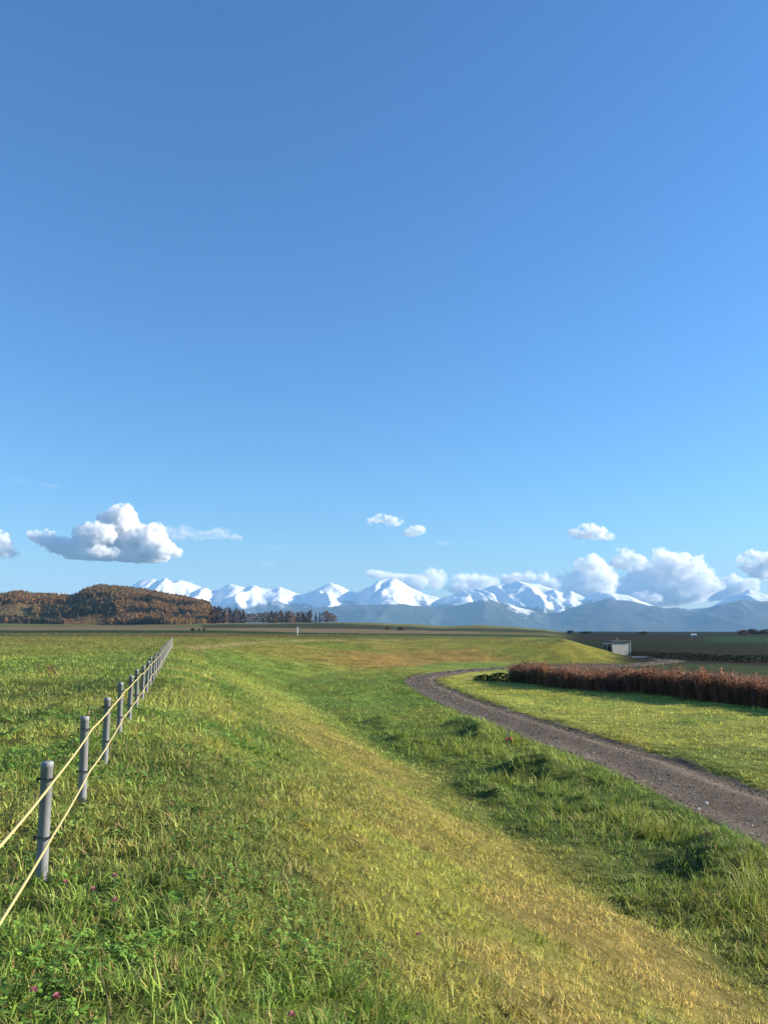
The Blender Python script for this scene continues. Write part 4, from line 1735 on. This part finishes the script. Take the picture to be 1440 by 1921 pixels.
# ------------------------------------------------------------------ haze: the air between here and the mountains
def build_haze():
    x0, x1, y0, y1, z0, z1 = -15500, 15500, -14700, 14700, -260, zmax + 40
    V = [(x0, y0, z0), (x1, y0, z0), (x1, y1, z0), (x0, y1, z0), (x0, y0, z1), (x1, y0, z1), (x1, y1, z1), (x0, y1, z1)]
    Fc = [(3, 2, 1, 0), (4, 5, 6, 7), (0, 1, 5, 4), (1, 2, 6, 5), (2, 3, 7, 6), (3, 0, 4, 7)]
    m, nt, out = mat('haze')
    v = N(nt, 'ShaderNodeVolumePrincipled')
    v.inputs['Color'].default_value = (0.29, 0.565, 0.90, 1)
    v.inputs['Density'].default_value = 0.000060
    v.inputs['Anisotropy'].default_value = 0.0
    nt.links.new(v.outputs[0], out.inputs['Volume'])
    o = obj('haze', new_mesh('haze', V, Fc, False), m)
    tag(o, 'pale blue haze in the air before the mountains', 'haze', kind='stuff')


build_haze()


# ------------------------------------------------------------------ clouds
def cloud_material(name, density, color=(1, 1, 1), grain=None):
    m, nt, out = mat(name)
    v = N(nt, 'ShaderNodeVolumeScatter')
    v.inputs['Color'].default_value = (*color, 1)
    v.inputs['Density'].default_value = density
    v.inputs['Anisotropy'].default_value = 0.2
    if grain:
        tc = N(nt, 'ShaderNodeTexCoord')
        n = noise_node(nt, 1.0 / grain, 5, 0.62, tc.outputs['Object'])
        mr = N(nt, 'ShaderNodeMapRange')
        mr.inputs['From Min'].default_value = 0.46
        mr.inputs['From Max'].default_value = 0.60
        mr.inputs['To Max'].default_value = density * 2.5
        nt.links.new(n.outputs['Fac'], mr.inputs['Value'])
        nt.links.new(mr.outputs[0], v.inputs['Density'])
        m.cycles.volume_step_rate = 0.35
    nt.links.new(v.outputs[0], out.inputs['Volume'])
    return m


_bm = bmesh.new()
bmesh.ops.create_icosphere(_bm, subdivisions=2, radius=1.0)
_bm.verts.index_update()
ICO_V = np.array([v.co[:] for v in _bm.verts])
ICO_F = np.array([[v.index for v in f.verts] for f in _bm.faces])
_bm.free()
BENCH = bpy.data.scenes.new('workbench')      # a scratch scene, removed again below


def merged(me, voxel):
    """one closed skin round all the lobes"""
    tmp = bpy.data.objects.new('cloud_lobes', me)
    BENCH.collection.objects.link(tmp)
    md = tmp.modifiers.new('merge', 'REMESH')
    md.mode = 'VOXEL'
    md.voxel_size = voxel
    BENCH.view_layers[0].update()
    dg = BENCH.view_layers[0].depsgraph
    out = bpy.data.meshes.new_from_object(tmp.evaluated_get(dg))
    bpy.data.objects.remove(tmp)
    bpy.data.meshes.remove(me)
    return out


def cloud_skin(lobes, Y, seed, voxel, grow, octaves, flat, puffs=0):
    sc = Y / F_PX
    VV, FF = [], []
    size = float(np.median([min(l[2], l[3]) for l in lobes])) * sc
    rp = random.Random(seed // 3 + 400)
    full = []
    for (px, py, rx, ry) in lobes:
        full.append((px, py, rx * .80, ry * .80))
        for k in range(puffs):
            a = rp.uniform(0, 6.283)
            d = rp.uniform(.45, .92)
            f = rp.uniform(.16, .42)
            full.append((px + math.cos(a) * rx * d, py - math.sin(a) * ry * d * (1 if math.sin(a) > 0 else .7), max(rx, ry) * f, min(rx, ry) * f * 1.15))
    size *= .55 if puffs else 1.0
    for (px, py, rx, ry) in full:
        p = at_depth(px, py, Y)
        p[1] += rp.uniform(-.5, .5) * rx * sc * 1.6
        FF.append(ICO_F + sum(len(v) for v in VV))
        VV.append(ICO_V * np.array([rx * sc + grow * size, rx * sc * .8 + grow * size, ry * sc + grow * size * .8]) + p)
    me = new_mesh('cloud_lobes', np.vstack(VV), np.vstack(FF))
    me = merged(me, voxel)
    n = len(me.vertices)
    co = np.empty(n * 3, np.float32)
    me.vertices.foreach_get('co', co)
    co = co.reshape(-1, 3).astype(float)
    no = np.empty(n * 3, np.float32)
    me.vertices.foreach_get('normal', no)
    no = no.reshape(-1, 3)
    amp = 0
    for k, (wl_, am) in enumerate(octaves):
        q = co / (size * wl_)
        v = noise3(q[:, 0], q[:, 1], q[:, 2], seed * 7 + k)
        amp = amp + (1 - np.abs(2 * v - 1) - .52) * am * size
    co = co + no * amp[:, None]
    if flat is not None:
        zf = at_depth(720, flat, Y)[2]
        b = co[:, 2] < zf
        co[b, 2] = zf + (co[b, 2] - zf) * .35
    me.vertices.foreach_set('co', co.astype(np.float32).ravel())
    me.update()
    return merged(me, voxel * .9)


def cloud(lobes, label, Y=17500.0, mfp=160.0, flat=None, seed=0, voxel=25.0, color=(.98, .98, .985), solid=True, puffs=11):
    """lobes: (px, py, radius x, radius y) as the photograph shows them, at one distance; a dense body
    wrapped in two thinner, more ragged veils, so that the edge thins out"""
    shells = [(-.42, ((1.1, .6), (.52, .5), (.25, .34), (.12, .2)), mfp)] if solid else []
    shells += [(.20, ((.9, .7), (.42, .6), (.2, .38), (.1, .2)), mfp * 1.6)] if solid else [(.06, ((.8, .95), (.38, .8), (.18, .5)), mfp * 3.5)]
    body = None
    for k, (grow, octv, path) in enumerate(shells):
        me = cloud_skin(lobes, Y, seed * 3 + k, voxel * (1 + .5 * k), grow, octv, flat, puffs)
        if not len(me.vertices):
            continue
        co = np.empty(len(me.vertices) * 3, np.float32)
        me.vertices.foreach_get('co', co)
        co = co.reshape(-1, 3).astype(float)
        if body is None:
            ctr = co.mean(0)
        me.vertices.foreach_set('co', (co - ctr).astype(np.float32).ravel())
        me.update()
        me.materials.clear()
        me.materials.append(cloud_material('cloud_vapour_%d_%d' % (seed, k), 1.0 / path, color, None if (solid and k == 0) else float(np.median([min(l[2], l[3]) for l in lobes])) * Y / F_PX * (0.85 if solid else 1.5)))
        me.name = 'cloud'
        if body is None:
            body = obj('cloud', me, None, None, tuple(ctr))
            tag(body, label, 'cloud')
        else:
            obj('veil', me, None, body)
    return body


cloud([(232, 964, 25, 18), (222, 988, 46, 24), (190, 1006, 48, 27), (245, 1010, 62, 34), (282, 1014, 36, 24), (300, 1030, 34, 20), (158, 1030, 42, 20), (255, 1040, 64, 14), (195, 1040, 60, 13),
       (128, 1030, 30, 15), (104, 1020, 26, 13), (82, 1009, 20, 9), (68, 1004, 12, 5)],
      'large grey and white heaped cloud above the wooded hill', flat=1052, seed=1, mfp=75, voxel=21.0, puffs=9, color=(.93, .935, .95))
cloud([(345, 1000, 34, 13), (375, 1005, 28, 8), (415, 1002, 34, 9), (440, 1008, 14, 5)], 'thin grey wisp right of the large heaped cloud', seed=3, mfp=330, Y=20500, solid=False)
cloud([(-14, 1020, 28, 22), (6, 1032, 18, 15), (26, 1038, 14, 9)], 'white cloud cut by the left picture edge', flat=1048, seed=4, mfp=110)
cloud([(714, 973, 18, 8), (738, 979, 17, 8), (700, 978, 12, 5)], 'small flat white cloud high in the middle', seed=5, solid=False, mfp=70, voxel=22)
cloud([(779, 996, 18, 11), (768, 998, 12, 8)], 'small round white cloud right of the flat one', seed=6, solid=False, mfp=70, voxel=22)
cloud([(833, 1019, 18, 4), (882, 1018, 6, 3)], 'faint thin wisp right of the small round cloud', seed=16, mfp=500, voxel=18, solid=False)
cloud([(1100, 996, 24, 16), (1122, 1003, 24, 12), (1142, 1006, 12, 8), (1078, 1004, 16, 8)], 'white cloud floating alone above the heaped bank on the right', flat=1014, seed=7, solid=False, mfp=60, voxel=26)
cloud([(1108, 1060, 26, 18), (1100, 1080, 34, 24), (1128, 1090, 30, 24), (1080, 1088, 24, 18), (1060, 1090, 14, 16), (1110, 1106, 50, 18)], 'bright heaped cloud behind the ridge, left of the right-hand bank', seed=8, mfp=150, Y=15900)
cloud([(1172, 1044, 24, 14), (1192, 1056, 22, 14), (1165, 1054, 20, 10)], 'small pale cloud above the gap in the right-hand bank', seed=9, solid=False, mfp=80, Y=22500, voxel=26)
cloud([(1252, 1058, 34, 22), (1288, 1064, 28, 20), (1220, 1078, 40, 24), (1205, 1092, 32, 24), (1260, 1090, 60, 24), (1310, 1094, 36, 20), (1240, 1116, 90, 20), (1180, 1112, 34, 16)],
      'widest heaped white cloud of the right-hand bank', seed=10, mfp=180, Y=18600)
cloud([(1372, 1096, 26, 16), (1395, 1100, 26, 12), (1366, 1112, 22, 12), (1340, 1118, 30, 10)], 'low white cloud right of the widest heaped cloud', seed=11, mfp=180, Y=25500)
cloud([(1412, 1050, 30, 16), (1440, 1056, 26, 16), (1418, 1070, 30, 14), (1446, 1074, 24, 12)], 'white cloud cut by the right picture edge', seed=12, solid=False, mfp=75, Y=29000)
cloud([(705, 1078, 26, 7), (740, 1082, 36, 8), (780, 1092, 30, 16), (812, 1086, 24, 20), (826, 1074, 8, 10)], 'snow-white cloud curling behind the middle peak', seed=13, mfp=200, Y=16200, voxel=26)
cloud([(880, 1092, 32, 18), (905, 1096, 30, 14), (860, 1104, 26, 12)], 'pale cloud bank behind the saddle of the range', seed=14, mfp=200, Y=18000, voxel=26)
cloud([(960, 1088, 24, 11), (990, 1086, 18, 11), (1018, 1084, 12, 10), (1035, 1096, 22, 12)], 'small white puffs behind the right-hand peak', seed=15, mfp=160, Y=20000, voxel=24)
cloud([(40, 902, 16, 4), (92, 912, 20, 4)], 'faint grey wisp high on the left', seed=17, mfp=800, voxel=18, solid=False)
cloud([(515, 1027, 20, 4), (500, 1058, 20, 6)], 'faint grey wisp above the snowy left range', seed=18, mfp=800, voxel=18, solid=False)
bpy.data.scenes.remove(BENCH)
